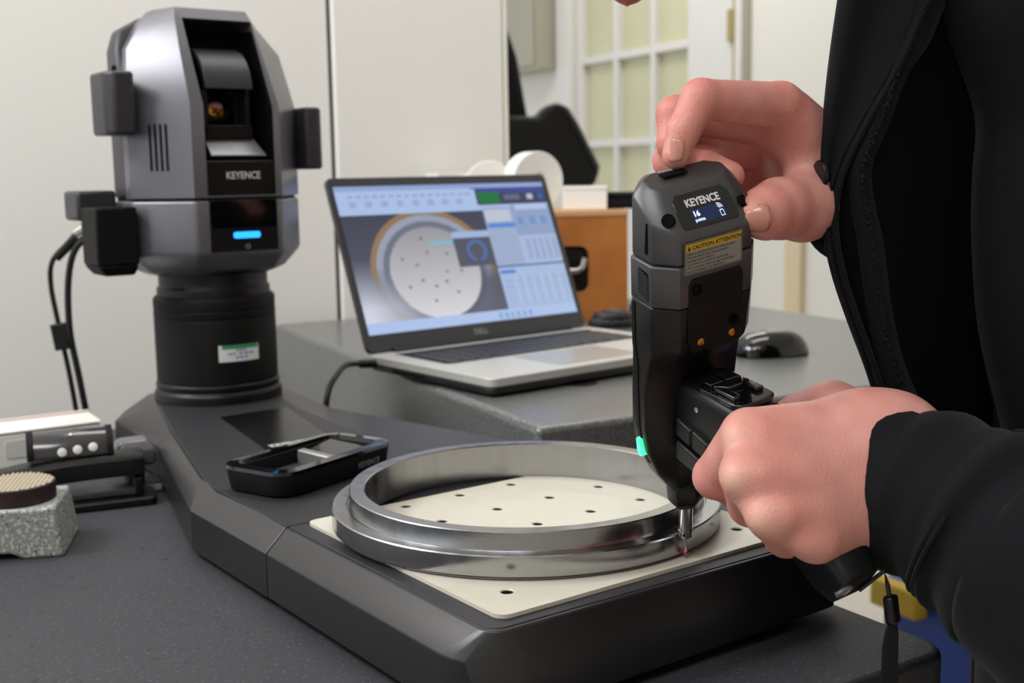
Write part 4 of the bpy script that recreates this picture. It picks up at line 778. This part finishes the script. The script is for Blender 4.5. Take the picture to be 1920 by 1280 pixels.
# wrist strap hanging from the grip's end
s0 = PR @ Vector((.004, -.119, .054)); st_ = thing('wrist_strap', 'black wrist strap with a toggle hanging below the lower hand', 'strap', s0); I_ = st_.matrix_world.inverted(); ys = s0.y
b = MB(); b.tube([I_ @ s0, I_ @ at(1658, 1070, ys-.002), I_ @ at(1664, 1095, ys-.004), I_ @ at(1668, 1120, ys-.005)], .0010, 8); b.build('cord', M['rubber'], st_)
cA, cB = I_ @ at(1669, 1116, ys-.005), I_ @ at(1675, 1168, ys-.006); zt_ = (cA-cB).normalized(); b = MB(); b.prism(rrect(.0068, .0050, .002, 4), 0, (cA-cB).length, plane_T(cB, zt_.orthogonal(), zt_.cross(zt_.orthogonal()))); b.build('toggle', M['black'], st_, .001)
bp = [I_ @ at(x, y, ys-.006-.0003*i) for i, (x, y) in enumerate(((1674, 1164), (1672, 1185), (1669, 1215), (1668, 1250), (1668, 1290), (1670, 1340), (1676, 1390)))]
b = MB(); b.loft([[p+Vector((sx*w, sy*.0008, 0)) for sx, sy in ((-1, -1), (1, -1), (1, 1), (-1, 1))] for p, w in zip(bp, (.0016, .0028, .0034, .0035, .0035, .0034, .003))]); b.build('band', M['blackm'], st_, .0005)

# ------------------------------------------------------------------ the person
def surface_net(fn, lo, hi, h):
    lo = np.array(lo, dtype=np.float32); n = np.ceil((np.array(hi)-lo)/h).astype(int)+1
    ax = [lo[i]+h*np.arange(n[i], dtype=np.float32) for i in range(3)]
    V = np.empty(tuple(n), dtype=np.float32); step = max(1, int(400000/(n[1]*n[2])))
    YY, ZZ = np.meshgrid(ax[1], ax[2], indexing='ij')
    for i in range(0, n[0], step):
        xs = ax[0][i:i+step]; P = np.empty((len(xs), n[1], n[2], 3), dtype=np.float32)
        P[..., 0] = xs[:, None, None]; P[..., 1] = YY; P[..., 2] = ZZ; V[i:i+len(xs)] = fn(P.reshape(-1, 3)).reshape(len(xs), n[1], n[2])
    S = V < 0; m = n-1
    cs = [(a, b, c) for a in (0, 1) for b in (0, 1) for c in (0, 1)]
    def cut(A, o): return A[o[0]:o[0]+m[0], o[1]:o[1]+m[1], o[2]:o[2]+m[2]]
    cnt = sum(cut(S, o).astype(np.int8) for o in cs); act = np.argwhere((cnt > 0) & (cnt < 8))
    idx = np.full(tuple(m), -1, dtype=np.int64); idx[tuple(act.T)] = np.arange(len(act))
    acc = np.zeros((len(act), 3)); wt = np.zeros(len(act))
    for i, a in enumerate(cs):
        for b in cs[i+1:]:
            if sum(abs(a[k]-b[k]) for k in range(3)) != 1: continue
            va = V[tuple((act+a).T)]; vb = V[tuple((act+b).T)]; x = (va < 0) != (vb < 0); t = np.where(x, va/np.where(x, va-vb, 1), 0)
            acc += np.where(x[:, None], np.array(a)+t[:, None]*(np.array(b)-np.array(a)), 0); wt += x
    verts = lo+h*(act+acc/wt[:, None]); faces = []
    for d in range(3):
        u, w = [(1, 2), (2, 0), (0, 1)][d]; s0 = [slice(None)]*3; s1 = [slice(None)]*3; s0[d] = slice(0, -1); s1[d] = slice(1, None)
        A = S[tuple(s0)]; B = S[tuple(s1)]; e = np.argwhere(A != B); e = e[(e[:, u] > 0) & (e[:, w] > 0) & (e[:, u] < m[u]) & (e[:, w] < m[w])]
        fl_ = A[tuple(e.T)]; q = []
        for du, dw in ((1, 1), (0, 1), (0, 0), (1, 0)):
            c = e.copy(); c[:, u] -= du; c[:, w] -= dw; q.append(idx[tuple(c.T)])
        q = np.stack(q, 1); q[~fl_] = q[~fl_][:, ::-1]; faces.append(q[(q >= 0).all(1)])
    return verts, np.concatenate(faces)
def cap_(p, a, b, ra, rb):
    a = np.array(a, dtype=np.float32); b = np.array(b, dtype=np.float32); ab = b-a; t = np.clip((p-a) @ ab/max(float(ab @ ab), 1e-9), 0, 1)
    return np.linalg.norm(p-a-t[:, None]*ab, axis=1)-(ra+(rb-ra)*t)
def ell_(p, c, r): q = (p-np.array(c, dtype=np.float32))/np.array(r, dtype=np.float32); l = np.linalg.norm(q, axis=1); return (l-1)*min(r)
def smin(a, b, k): h = np.clip(0.5+0.5*(b-a)/k, 0, 1); return b*(1-h)+a*h-k*h*(1-h)
def chain(p, pts, k=0.003):
    d = None
    for (a, ra), (b, rb_) in zip(pts[:-1], pts[1:]):
        c = cap_(p, a, b, ra, rb_); d = c if d is None else smin(d, c, k)
    return d
def W_(px, py, y): return tuple(at(px, py, y))
# --- lower (left) hand: a fist round the grip, back of the hand towards the viewer
LM = [(W_(1408, 815, .5000), .0118), (W_(1404, 890, .4840), .0112), (W_(1452, 964, .4770), .0108), (W_(1530, 1008, .4800), .0102)]
LC = [(W_(1610, 815, .5180), .0175), (W_(1610, 872, .5060), .0175), (W_(1610, 930, .5040), .0175), (W_(1615, 975, .5100), .0165)]
LF_ = [[(W_(1398, 815, .5000), .0108), (W_(1342, 893, .5220), .0101), (W_(1378, 914, .5400), .0090), (W_(1425, 905, .5600), .0082)],
       [(W_(1397, 889, .4830), .0106), (W_(1408, 944, .5120), .0102), (W_(1436, 955, .5330), .0090), (W_(1480, 940, .5480), .0080)],
       [(W_(1447, 967, .4750), .0102), (W_(1474, 1002, .5020), .0098), (W_(1505, 1004, .5230), .0088), (W_(1545, 985, .5340), .0080)],
       [(W_(1530, 1010, .4780), .0094), (W_(1550, 1018, .4980), .0088), (W_(1575, 1020, .5120), .0080), (W_(1600, 1005, .5200), .0072)]]
LW = [(W_(1672, 836, .5160), .0190), (W_(1662, 958, .5120), .0185)]
LA2 = (0.405, 0.43, -0.03)
def f_left(p):
    d = None
    for (m_, rm), (c_, rc) in zip(LM, LC):
        e = cap_(p, c_, m_, rc, rm); d = e if d is None else smin(d, e, .0150)
    for i in range(3):
        (m0, r0_), (m1, r1_) = LM[i], LM[i+1]; (c0, _a), (c1, _b) = LC[i], LC[i+1]; d = smin(d, cap_(p, tuple((np.array(c0)+np.array(c1))/2), tuple((np.array(m0)+np.array(m1))/2+np.array((.006, .002, 0))), .0160, .0070), .006)
    w = smin(cap_(p, LC[0][0], LW[0][0], .0175, .0190), cap_(p, LC[3][0], LW[1][0], .0170, .0185), .014); d = smin(d, w, .012)
    d = smin(d, cap_(p, LC[1][0], LW[0][0], .019, .020), .012); d = smin(d, cap_(p, LC[2][0], LW[1][0], .019, .020), .012)
    d = smin(d, cap_(p, LW[0][0], W_(1850, 975, .484), .0190, .018), .015); d = smin(d, cap_(p, LW[1][0], W_(1850, 1040, .482), .0185, .018), .015)
    # palm heel and thumb on the far side
    th = chain(p, [(W_(1640, 815, .5360), .0160), (W_(1560, 776, .5460), .0145), (W_(1505, 790, .5540), .0125), (W_(1440, 815, .5680), .0108), (W_(1392, 846, .5780), .0092)], .006); d = smin(d, th, .007)
    for (m_, rm) in LM: d = smin(d, ell_(p, np.array(m_)+np.array((-.0052, -.0062, .0010)), (.0064, .0064, .0060)), .0045)
    for k, (m_, rm) in enumerate(LM[:3]):          # extensor tendons, faint
        a = np.array(m_)+np.array((.004, -rm*0.72, .002)); b = np.array(LC[min(k+1, 3)][0])+np.array((.0, -.0125, .004)); d = smin(d, cap_(p, a, b, .0030, .0026), .008)
    for c in LF_:
        d = smin(d, cap_(p, c[0][0], c[1][0], c[0][1], c[1][1]), .0026); d = smin(d, chain(p, c[1:], .003), .0022)
    return d
# --- upper (right) hand: index arched over the probe, thumb on its right shoulder
RM = [(W_(1462, 197, .5720), .0108), (W_(1446, 232, .5900), .0112), (W_(1436, 272, .6050), .0108), (W_(1430, 318, .6180), .0105)]
RCp = [(W_(1562, 300, .5980), .0170), (W_(1566, 318, .6100), .0170), (W_(1570, 345, .6180), .0170), (W_(1572, 372, .6200), .0165)]
RF = [[(W_(1462, 197, .5720), .0108), (W_(1314, 186, .5480), .0091), (W_(1281, 246, .5430), .0073), (W_(1267, 292, .5400), .0063)],
      [(W_(1446, 232, .5900), .0110), (W_(1266, 214, .5740), .0088), (W_(1262, 268, .5680), .0074), (W_(1285, 300, .5640), .0066)],
      [(W_(1436, 272, .6050), .0108), (W_(1258, 302, .5760), .0084), (W_(1325, 314, .5630), .0078), (W_(1368, 330, .5560), .0070)],
      [(W_(1430, 318, .6180), .0100), (W_(1335, 350, .5980), .0082), (W_(1352, 378, .5860), .0074), (W_(1382, 392, .5780), .0066)]]
RT = [(W_(1562, 368, .5960), .0185), (W_(1505, 389, .5720), .0158), (W_(1460, 391, .5560), .0138), (W_(1434, 399, .5460), .0118), (W_(1413, 403, .5385), .0088)]
def f_right(p):
    d = None
    for (m_, rm), (c_, rc) in zip(RM, RCp):
        e = cap_(p, c_, m_, rc, rm); d = e if d is None else smin(d, e, .008)
    d = smin(d, cap_(p, RCp[0][0], W_(1640, 335, .625), .0180, .0200), .012); d = smin(d, cap_(p, RCp[3][0], W_(1640, 400, .630), .0180, .0200), .012)
    d = smin(d, cap_(p, RCp[1][0], (0.30, .74, .20), .020, .030), .012)
    d = smin(d, chain(p, RT, .004), .010)
    d = smin(d, cap_(p, W_(1470, 215, .580), W_(1530, 350, .588), .0070, .0110), .012)      # web between index and thumb
    for k in (1, 2, 3):
        a = np.array(RF[k][0][0]); b = np.array(RCp[k][0])+np.array((0, -.002, -.004)); d = smin(d, cap_(p, a, b, .0112, .014), .006)
    for c in RF: d = smin(d, chain(p, c, .0025), .0024)
    # creases: palm lines and finger folds
    for a, b, r_ in ((W_(1400, 222, .562), W_(1452, 212, .568), .0011), (W_(1478, 230, .566), W_(1490, 320, .572), .0012), (W_(1462, 250, .575), W_(1470, 330, .58), .0010)):
        d = np.maximum(d, -cap_(p, a, b, r_, r_)+0.0 if False else d)
    return d
tones = []      # (point, radius, colour multiplier)
def flesh(fn, lo, hi, h): return surface_net(fn, lo, hi, h)
vl, fl_q = flesh(f_left, (0.060, 0.425, 0.035), (0.235, 0.605, 0.185), .0013)
vr, fr_q = flesh(f_right, (0.055, 0.515, 0.195), (0.255, 0.675, 0.345), .0013)
HC = (0.062, 0.69, 0.452)
def f_body(p):
    d = ell_(p, HC, (.118, .077, .090)); d = smin(d, ell_(p, (.120, .69, .425), (.055, .060, .062)), .03)
    d = smin(d, cap_(p, (.066, .665, .385), (.066, .662, .3530), .012, .0125), .012); d = smin(d, ell_(p, (.066, .662, .3500), (.016, .017, .012)), .006)     # nose
    d = smin(d, cap_(p, (.105, .668, .371), (.105, .712, .371), .006, .006), .008); d = smin(d, cap_(p, (.115, .670, .372), (.115, .710, .372), .006, .006), .008)   # lips
    d = smin(d, ell_(p, (.150, .69, .388), (.030, .032, .030)), .02)                                              # chin
    for s in (-1, 1):
        d = smin(d, ell_(p, (.075, .69+s*.078, .455), (.028, .010, .020)), .005)                                 # ears
        d = np.maximum(d, -ell_(p, (.028, .69+s*.033, .367), (.016, .019, .012))); d = np.minimum(d, ell_(p, (.030, .69+s*.033, .382), (.013, .013, .013)))   # sockets, eyes
    d = smin(d, cap_(p, (.135, .70, .455), (.33, .75, .425), .056, .062), .03)
    d = smin(d, chain(p, [((.37, .62, .385), .062), ((.36, .90, .385), .062)], .03), .05)
    d = smin(d, chain(p, [((.375, .70, .33), .095), ((.42, .74, .10), .080), ((.45, .76, -.10), .090)], .04), .05); d = smin(d, chain(p, [((.365, .83, .33), .095), ((.42, .82, .10), .080), ((.45, .84, -.10), .090)], .04), .05)
    d = smin(d, chain(p, [((.37, .61, .385), .052), (LA2, .040), (W_(1850, 1008, .484), .026)], .02), .02)
    d = smin(d, chain(p, [((.36, .91, .385), .052), ((.40, .86, .13), .040), ((.30, .74, .20), .031), (W_(1650, 365, .630), .022)], .02), .02)
    for y in (.73, .87): d = smin(d, chain(p, [((.46, y, -.12), .082), ((.45, y, -.46), .058), ((.44, y+.01, -.76), .042), ((.40, y+.01, -.815), .035), ((.30, y, -.822), .026)], .03), .02)
    return d
vb, fb_q = flesh(f_body, (-.07, .36, -.852), (.56, 1.0, .56), .0085)
def trim(v, q, keep):
    return v, q[keep(v[q].mean(1))]
vv_ = np.concatenate([vl, vr, vb]); qq = np.concatenate([fl_q, fr_q+len(vl), fb_q+len(vl)+len(vr)])
pm = bpy.data.meshes.new('person'); pm.vertices.add(len(vv_)); pm.vertices.foreach_set('co', vv_.astype(np.float32).ravel())
pm.loops.add(len(qq)*4); pm.loops.foreach_set('vertex_index', qq.astype(np.int32).ravel()); pm.polygons.add(len(qq)); pm.polygons.foreach_set('loop_start', np.arange(0, len(qq)*4, 4, dtype=np.int32)); pm.polygons.foreach_set('loop_total', np.full(len(qq), 4, dtype=np.int32))
pm.update(); pm.validate()
sk = np.array(lin((208, 146, 137))[:3]); tone = np.tile(sk, (len(vv_), 1))
for _k in range(26):
    _w = rng.normal(0, 1, 3); _w *= rng.uniform(150, 700)/np.linalg.norm(_w); _s = np.sin(vv_ @ _w+rng.uniform(0, 6.28)); tone *= 1+_s[:, None]*np.array((.006, .016, .014))
def blush(c, r, colr, a):
    d = np.linalg.norm(vv_-np.array(c), axis=1); w = (a*np.exp(-(d/r)**2))[:, None]; tone[:] = tone*(1-w)+np.array(lin(colr)[:3])*w
for q in (LM+LC): blush(q[0], .020, (216, 150, 136), .5)
for c in LF_+RF:
    blush(c[1][0], .013, (206, 120, 108), .75); blush(c[2][0], .012, (208, 126, 112), .6); blush(c[3][0], .010, (212, 132, 118), .6)
for (m_, rm) in LM[:3]: blush(np.array(m_)+np.array((-.007, -.008, 0)), .0052, (240, 208, 176), .62)
blush(np.array(LM[0][0])+np.array((.004, -.008, -.002)), .010, (206, 122, 110), .7)
for k in (1, 2): blush(np.array(LM[k][0])+np.array((.012, -.010, -.003)), .010, (208, 132, 120), .5)
for q in RM: blush(q[0], .018, (204, 118, 104), .55)
for q in RT[2:]: blush(q[0], .012, (212, 132, 114), .5)
blush((.066, .662, .348), .03, (196, 92, 84), .9)
at_ = pm.color_attributes.new('tone', 'FLOAT_COLOR', 'POINT'); at_.data.foreach_set('color', np.concatenate([tone, np.ones((len(tone), 1))], 1).astype(np.float32).ravel())
per = link('person', pm, M['skin'], None, 0); pm.shade_smooth()
tag(per, 'person in a black jacket leaning over, guiding the touch probe with both hands', 'person')
# nails
def nail(c, nrm, up, w, l, name='fingernail'):
    nrm = Vector(nrm).normalized(); up = Vector(up); up = (up-nrm*up.dot(nrm)).normalized(); sx = up.cross(nrm); c = Vector(c); v = []; f = []
    nx, ny = 10, 8
    for j in range(ny+1):
        for i in range(nx+1):
            u = (i/nx*2-1); t = (j/ny*2-1); ww = w*0.5*(1-0.12*max(0, t)**2*1.6)*(1-0.18*max(0, -t)**3); ll = l*0.5*(1-0.22*u*u)
            v.append(c+sx*(u*ww)+up*(t*ll)-nrm*(0.22*w*u*u+0.03*l*t*t))
    for j in range(ny):
        for i in range(nx): k = j*(nx+1)+i; f.append((k, k+1, k+nx+2, k+nx+1))
    o = link(name, mesh(name, v, f), M['nail'], per, 0); o.data.shade_smooth(); md = o.modifiers.new('s', 'SOLIDIFY'); md.thickness = 0.0006; md.offset = 0; return o
def front_of(fn, px, py, y0, y1):           # where the line of sight meets the flesh, and its normal
    ys = np.linspace(y0, y1, 1500); P = np.array([tuple(at(px, py, float(y))) for y in ys]); d = fn(P.astype(np.float32)); i = int(np.argmax(d < 0)); c = P[i]
    e = .0012; g = np.array([fn(np.array([c+e*np.eye(3)[k]], dtype=np.float32))[0]-fn(np.array([c-e*np.eye(3)[k]], dtype=np.float32))[0] for k in range(3)]); return Vector(c), Vector(g).normalized()
c, n_ = front_of(f_right, 1421, 410, .50, .60); tdir = Vector(RT[4][0])-Vector(RT[3][0]); nail(c+n_*0.0004, n_*0.6+Vector((-0.25, -0.6, 0)), tdir, .0125, .0115)
c, n_ = front_of(f_right, 1262, 281, .50, .60); tdir = Vector(RF[0][3][0])-Vector(RF[0][2][0]); nail(c+n_*0.0003, n_*0.5+Vector((-0.6, -0.35, 0)), tdir, .0092, .0108)
# beard under the chin and short hair
b = MB(); rb_ = np.random.default_rng(3)
for i in range(420):
    a = rb_.uniform(0, 2*math.pi); t = rb_.uniform(0, 1)**.5; x = .150+.036*t*math.cos(a); y = .69+.034*t*math.sin(a); z = .388-.030*math.sqrt(max(0, 1-(t*.97)**2)); l = rb_.uniform(.006, .011)
    b.tube([(x, y, z+.003), (x+rb_.normal(0, .002), y+rb_.normal(0, .002), z-l)], [.0007, .0003], 3)
tag(b.build('beard', M['hair'], per, 0, 0), kind='stuff')
b = MB(); rg_ = []
for j in range(9):
    t = math.pi*0.5*j/8; rg_.append([Vector((HC[0]-.012+.112*math.cos(t)*math.cos(2*math.pi*i/24), HC[1]+.082*math.cos(t)*math.sin(2*math.pi*i/24), HC[2]+.004+.094*math.sin(t))) for i in range(24)])
b.loft(rg_); b.build('hair', M['hair'], per, 0, 60)

# --- clothing
def sleeve(name, path, radii, seedv, cuff=True, ny=56, nx=44, amp=.0028, squash=1.0):
    P = spline([Vector(p) for p in path], 14); n = len(P); rr = np.interp(np.linspace(0, len(radii)-1, n), range(len(radii)), radii); rgn = np.random.default_rng(seedv); ph = rgn.uniform(0, 6.28, 8)
    rings = []; prev = None
    for i, p in enumerate(P):
        t = (P[min(i+1, n-1)]-P[max(i-1, 0)]).normalized()
        if prev is None: prev = Vector((0, 0, 1))
        a = (prev-t*prev.dot(t)).normalized(); prev = a; b_ = t.cross(a); s = i/(n-1); L_ = 14*s*3; ring = []
        for k in range(nx):
            u = 2*math.pi*k/nx; am = amp*min(1, s*6)
            r = rr[i]+am*(math.sin(L_*1.3+2*math.sin(u+ph[0])+ph[1])+0.7*math.sin(L_*2.1+3*math.sin(u*1+ph[2])+ph[3])+0.6*math.sin(3*u+ph[4]+L_*.3))
            if cuff and 0.045 < s < 0.06: r -= .0008
            ring.append(p+a*(r*math.cos(u))+b_*(r*math.sin(u)*squash))
        rings.append(ring)
    if cuff:
        t = (P[1]-P[0]).normalized(); inner = [[P[0]+t*dz+(q-P[0])*sc for q in rings[0]] for dz, sc in ((.020, .86), (.004, .93), (-.0005, .965), (-.0008, .985))]; rings = inner+rings
    b = MB(); b.loft(rings, cap=True); o = b.build(name, M['cloth'], per, 0, 80); return o
cu = Vector(W_(1640, 890, .5150)); q1 = Vector(W_(1800, 985, .488)); 
sl_ = sleeve('left_sleeve', [cu, Vector(W_(1790, 950, .492)), Vector(W_(1915, 1022, .472)), Vector(W_(2120, 1155, .450)), Vector(LA2)+Vector((0.01, -.01, -.01)), Vector((.425, .50, .16)), Vector((.39, .60, .36)), Vector((.37, .66, .42))], [.0350, .0392, .0455, .0550, .0660, .0700, .0760, .0700], 4, amp=.0016)
for s_ in (.10,):
    pass
cu2 = Vector(W_(1592, 392, .6200))
sleeve('right_sleeve', [cu2, Vector((.245, .69, .215)), Vector((.33, .77, .165)), Vector((.42, .88, .14)), Vector((.40, .91, .30)), Vector((.36, .90, .40))], [.0275, .034, .050, .060, .068, .070], 9)
for (px_, py_, yy_, rr__) in ((1812, 963, .4885, .0408), (1822, 969, .4870, .0412)):
    c0 = Vector(W_(px_, py_, yy_)); tv = (Vector(W_(1900, 1040, .475))-Vector(W_(1720, 922, .503))).normalized(); a_1 = tv.orthogonal().normalized(); b_1 = tv.cross(a_1)
    b = MB(); b.tube([c0+(a_1*math.cos(2*math.pi*k/48)+b_1*math.sin(2*math.pi*k/48))*(rr__+.0008*math.sin(3*k/8)) for k in range(49)], .0012, 6); b.build('cuff_seam', M['cloth'], sl_, 0)
def sheet(name, curves, m, th=.0016, n=10, nc=3, par=None):
    C = [spline([Vector(p) for p in c], n) for c in curves]; L_ = len(C[0]); rows = [spline([C[k][i] for k in range(len(C))], nc) if len(C) > 2 else [C[0][i].lerp(C[1][i], t/nc) for t in range(nc+1)] for i in range(L_)]
    w = len(rows[0]); v = [p for r in rows for p in r]; f = [(i*w+j, i*w+j+1, (i+1)*w+j+1, (i+1)*w+j) for i in range(L_-1) for j in range(w-1)]
    o = link(name, mesh(name, v, f), m, par or per, 0); o.data.shade_smooth(); md = o.modifiers.new('s', 'SOLIDIFY'); md.thickness = th; md.offset = 0; return o
Sy = [-90, 0, 120, 230, 330, 420, 510, 600, 690, 770, 860, 960, 1075, 1125, 1180, 1235, 1290, 1380]
Sx = [1586, 1572, 1555, 1544, 1540, 1544, 1562, 1592, 1626, 1650, 1668, 1684, 1704, 1748, 1800, 1848, 1882, 1915]
E1x = [1790, 1740, 1686, 1625, 1578, 1566, 1580, 1608, 1640, 1662, 1680, 1696, 1716, 1760, 1812, 1860, 1894, 1927]
crvB = [W_(x+40, y, .680) for x, y in zip(Sx, Sy)]
crvS = [W_(x+2, y, .574) for x, y in zip(Sx, Sy)]
crvM = [W_(x+(e-x)*.45, y, .567) for x, e, y in zip(Sx, E1x, Sy)]
crvE = [W_(e, y, .562) for e, y in zip(E1x, Sy)]
pn = sheet('jacket_panel', [crvB, crvS, crvM, crvE], M['cloth'], .0022, 5, 4)
b = MB(); b.tube(spline([Vector(W_(e-14, y, .5625)) for e, y in zip(E1x, Sy)][:9], 6), .0009, 6); b.build('panel_seam', M['cloth'], pn, 0)
b = MB(); b.tube(spline([Vector(p)+Vector((0, -.0003, 0)) for p in crvE], 5), .0016, 8); b.build('panel_hem', M['cloth'], pn, 0)
E2y = [-90, 0, 90, 140, 230, 310, 380, 450, 560, 650, 740, 860]; E2x = [1760, 1738, 1702, 1680, 1650, 1618, 1622, 1636, 1650, 1666, 1690, 1720]
fc2 = sheet('jacket_facing', [[W_(x-30, y, .5665) for x, y in zip(E2x, E2y)], [W_(x, y, .5620) for x, y in zip(E2x, E2y)], [W_(x+34, y, .5750) for x, y in zip(E2x, E2y)]], M['cloth'], .002, 5, 3)
b = MB(); rf = np.random.default_rng(5); pe_ = spline([Vector(W_(x, y, .5608)) for x, y in zip(E2x, E2y)], 9)
for i in range(len(pe_)-1):
    for q in range(5):
        p = pe_[i].lerp(pe_[i+1], rf.random()); b.tube([p, p+Vector((rf.normal(0, .0010), -abs(rf.normal(0, .0006)), rf.normal(0, .0012)))], [.0004, .0002], 3)
tag(b.build('frayed_edge', M['fuzz'], fc2, 0, 0), kind='stuff')
ln_y = [-90, 30, 130, 230, 330, 450, 600, 760, 900, 1050, 1200, 1380]
sheet('jacket_lining', [[W_(np.interp(y, Sy, E1x)+4, y, .5650) for y in ln_y], [W_(max(1720, np.interp(y, Sy, E1x)+20), y, .572) for y in ln_y], [W_(max(1860, np.interp(y, Sy, E1x)+50), y, .604) for y in ln_y]], M['shirt'], .0015, 5, 4)
# shirt round the trunk, near front of the jacket, trousers and shoes
def trunk(name, secs, m, nseg=40, ampv=.003, seedv=2):
    rgn = np.random.default_rng(seedv); ph = rgn.uniform(0, 6, 4); b = MB(); P = []
    for z, cx_, cy_, rx, ry in secs: P.append(Vector((cx_, cy_, z)))
    rings = []; K = 6
    for i in range(len(secs)-1):
        for k in range(K):
            t = k/K; s = [a+(b2-a)*t for a, b2 in zip(secs[i], secs[i+1])]; rings.append(s)
    rings.append(list(secs[-1])); R_ = []
    for z, cx_, cy_, rx, ry in rings: R_.append([Vector((cx_+(rx+ampv*math.sin(3*u+z*30+ph[0])+ampv*math.sin(5*u-z*22+ph[1]))*math.cos(u), cy_+(ry+ampv*math.sin(4*u+z*25+ph[2]))*math.sin(u), z)) for u in [2*math.pi*j/nseg for j in range(nseg)]])
    b.loft(R_); return b.build(name, m, per, 0, 80)
trunk('shirt', [(.44, .36, .76, .07, .09), (.41, .365, .76, .10, .15), (.34, .375, .765, .115, .170), (.20, .405, .775, .112, .160), (.05, .43, .785, .112, .155), (-.10, .455, .80, .110, .160), (-.16, .46, .80, .108, .155)], M['shirt'])
E3y = [-90, 30, 130, 230, 330, 450, 600, 760, 900, 1050, 1200, 1380]; E3x = [1700, 1742, 1792, 1826, 1818, 1816, 1830, 1868, 1900, 1930, 1960, 1990]
np_ = sheet('jacket_near_panel', [[W_(x, y, .600) for x, y in zip(E3x, E3y)], [W_(x+50, y, .572) for x, y in zip(E3x, E3y)], [W_(x+260, y, .545) for x, y in zip(E3x, E3y)], [W_(x+620, y, .540) for x, y in zip(E3x, E3y)]], M['cloth'], .0022, 6, 4)
b = MB(); b.tube(spline([Vector(W_(x+1, y, .6000)) for x, y in zip(E3x, E3y)], 6), .0015, 8); b.build('panel_hem', M['cloth'], np_, 0)
trunk('jacket_back', [(.455, .40, .76, .07, .13), (.42, .42, .76, .10, .19), (.32, .43, .77, .115, .205), (.10, .45, .785, .12, .195), (-.12, .47, .80, .125, .190), (-.18, .47, .80, .124, .190)], M['cloth'], seedv=6)
b = MB(); b.lathe([(.0064, 0), (.0068, .0006), (.0068, .0022), (.0056, .0028), (.0026, .0022)], plane_T(at(1534, 327, .5665), (0, -.3, 1), (0.2, -1, -.3)), 28)
btn_ = b.build('snap_button', M['black'], per, .0002); btn_['label'] = 'round dark snap button'
for y in (.73, .87):
    b = MB(); R_ = []
    for (x, yy, z, r_) in ((.46, y, -.10, .096), (.455, y, -.30, .082), (.445, y, -.50, .070), (.44, y+.01, -.70, .064), (.43, y+.01, -.795, .066)):
        R_.append([Vector((x+r_*math.cos(u), yy+r_*.9*math.sin(u), z)) for u in [2*math.pi*j/28 for j in range(28)]])
    b.loft(R_); b.build('trouser_leg', M['shirt'], per, 0, 60)
    b = MB(); R_ = []
    for (x, w, h_) in ((.505, .030, .045), (.485, .038, .080), (.42, .040, .085), (.36, .044, .060), (.29, .046, .048), (.25, .034, .036), (.235, .018, .022)):
        R_.append([Vector((x, y+.005+w*math.cos(u), FLZ+h_/2*(1+math.sin(u)))) for u in [2*math.pi*j/20 for j in range(20)]])
    b.loft(R_); b.build('shoe', M['black'], per, 0, 60)
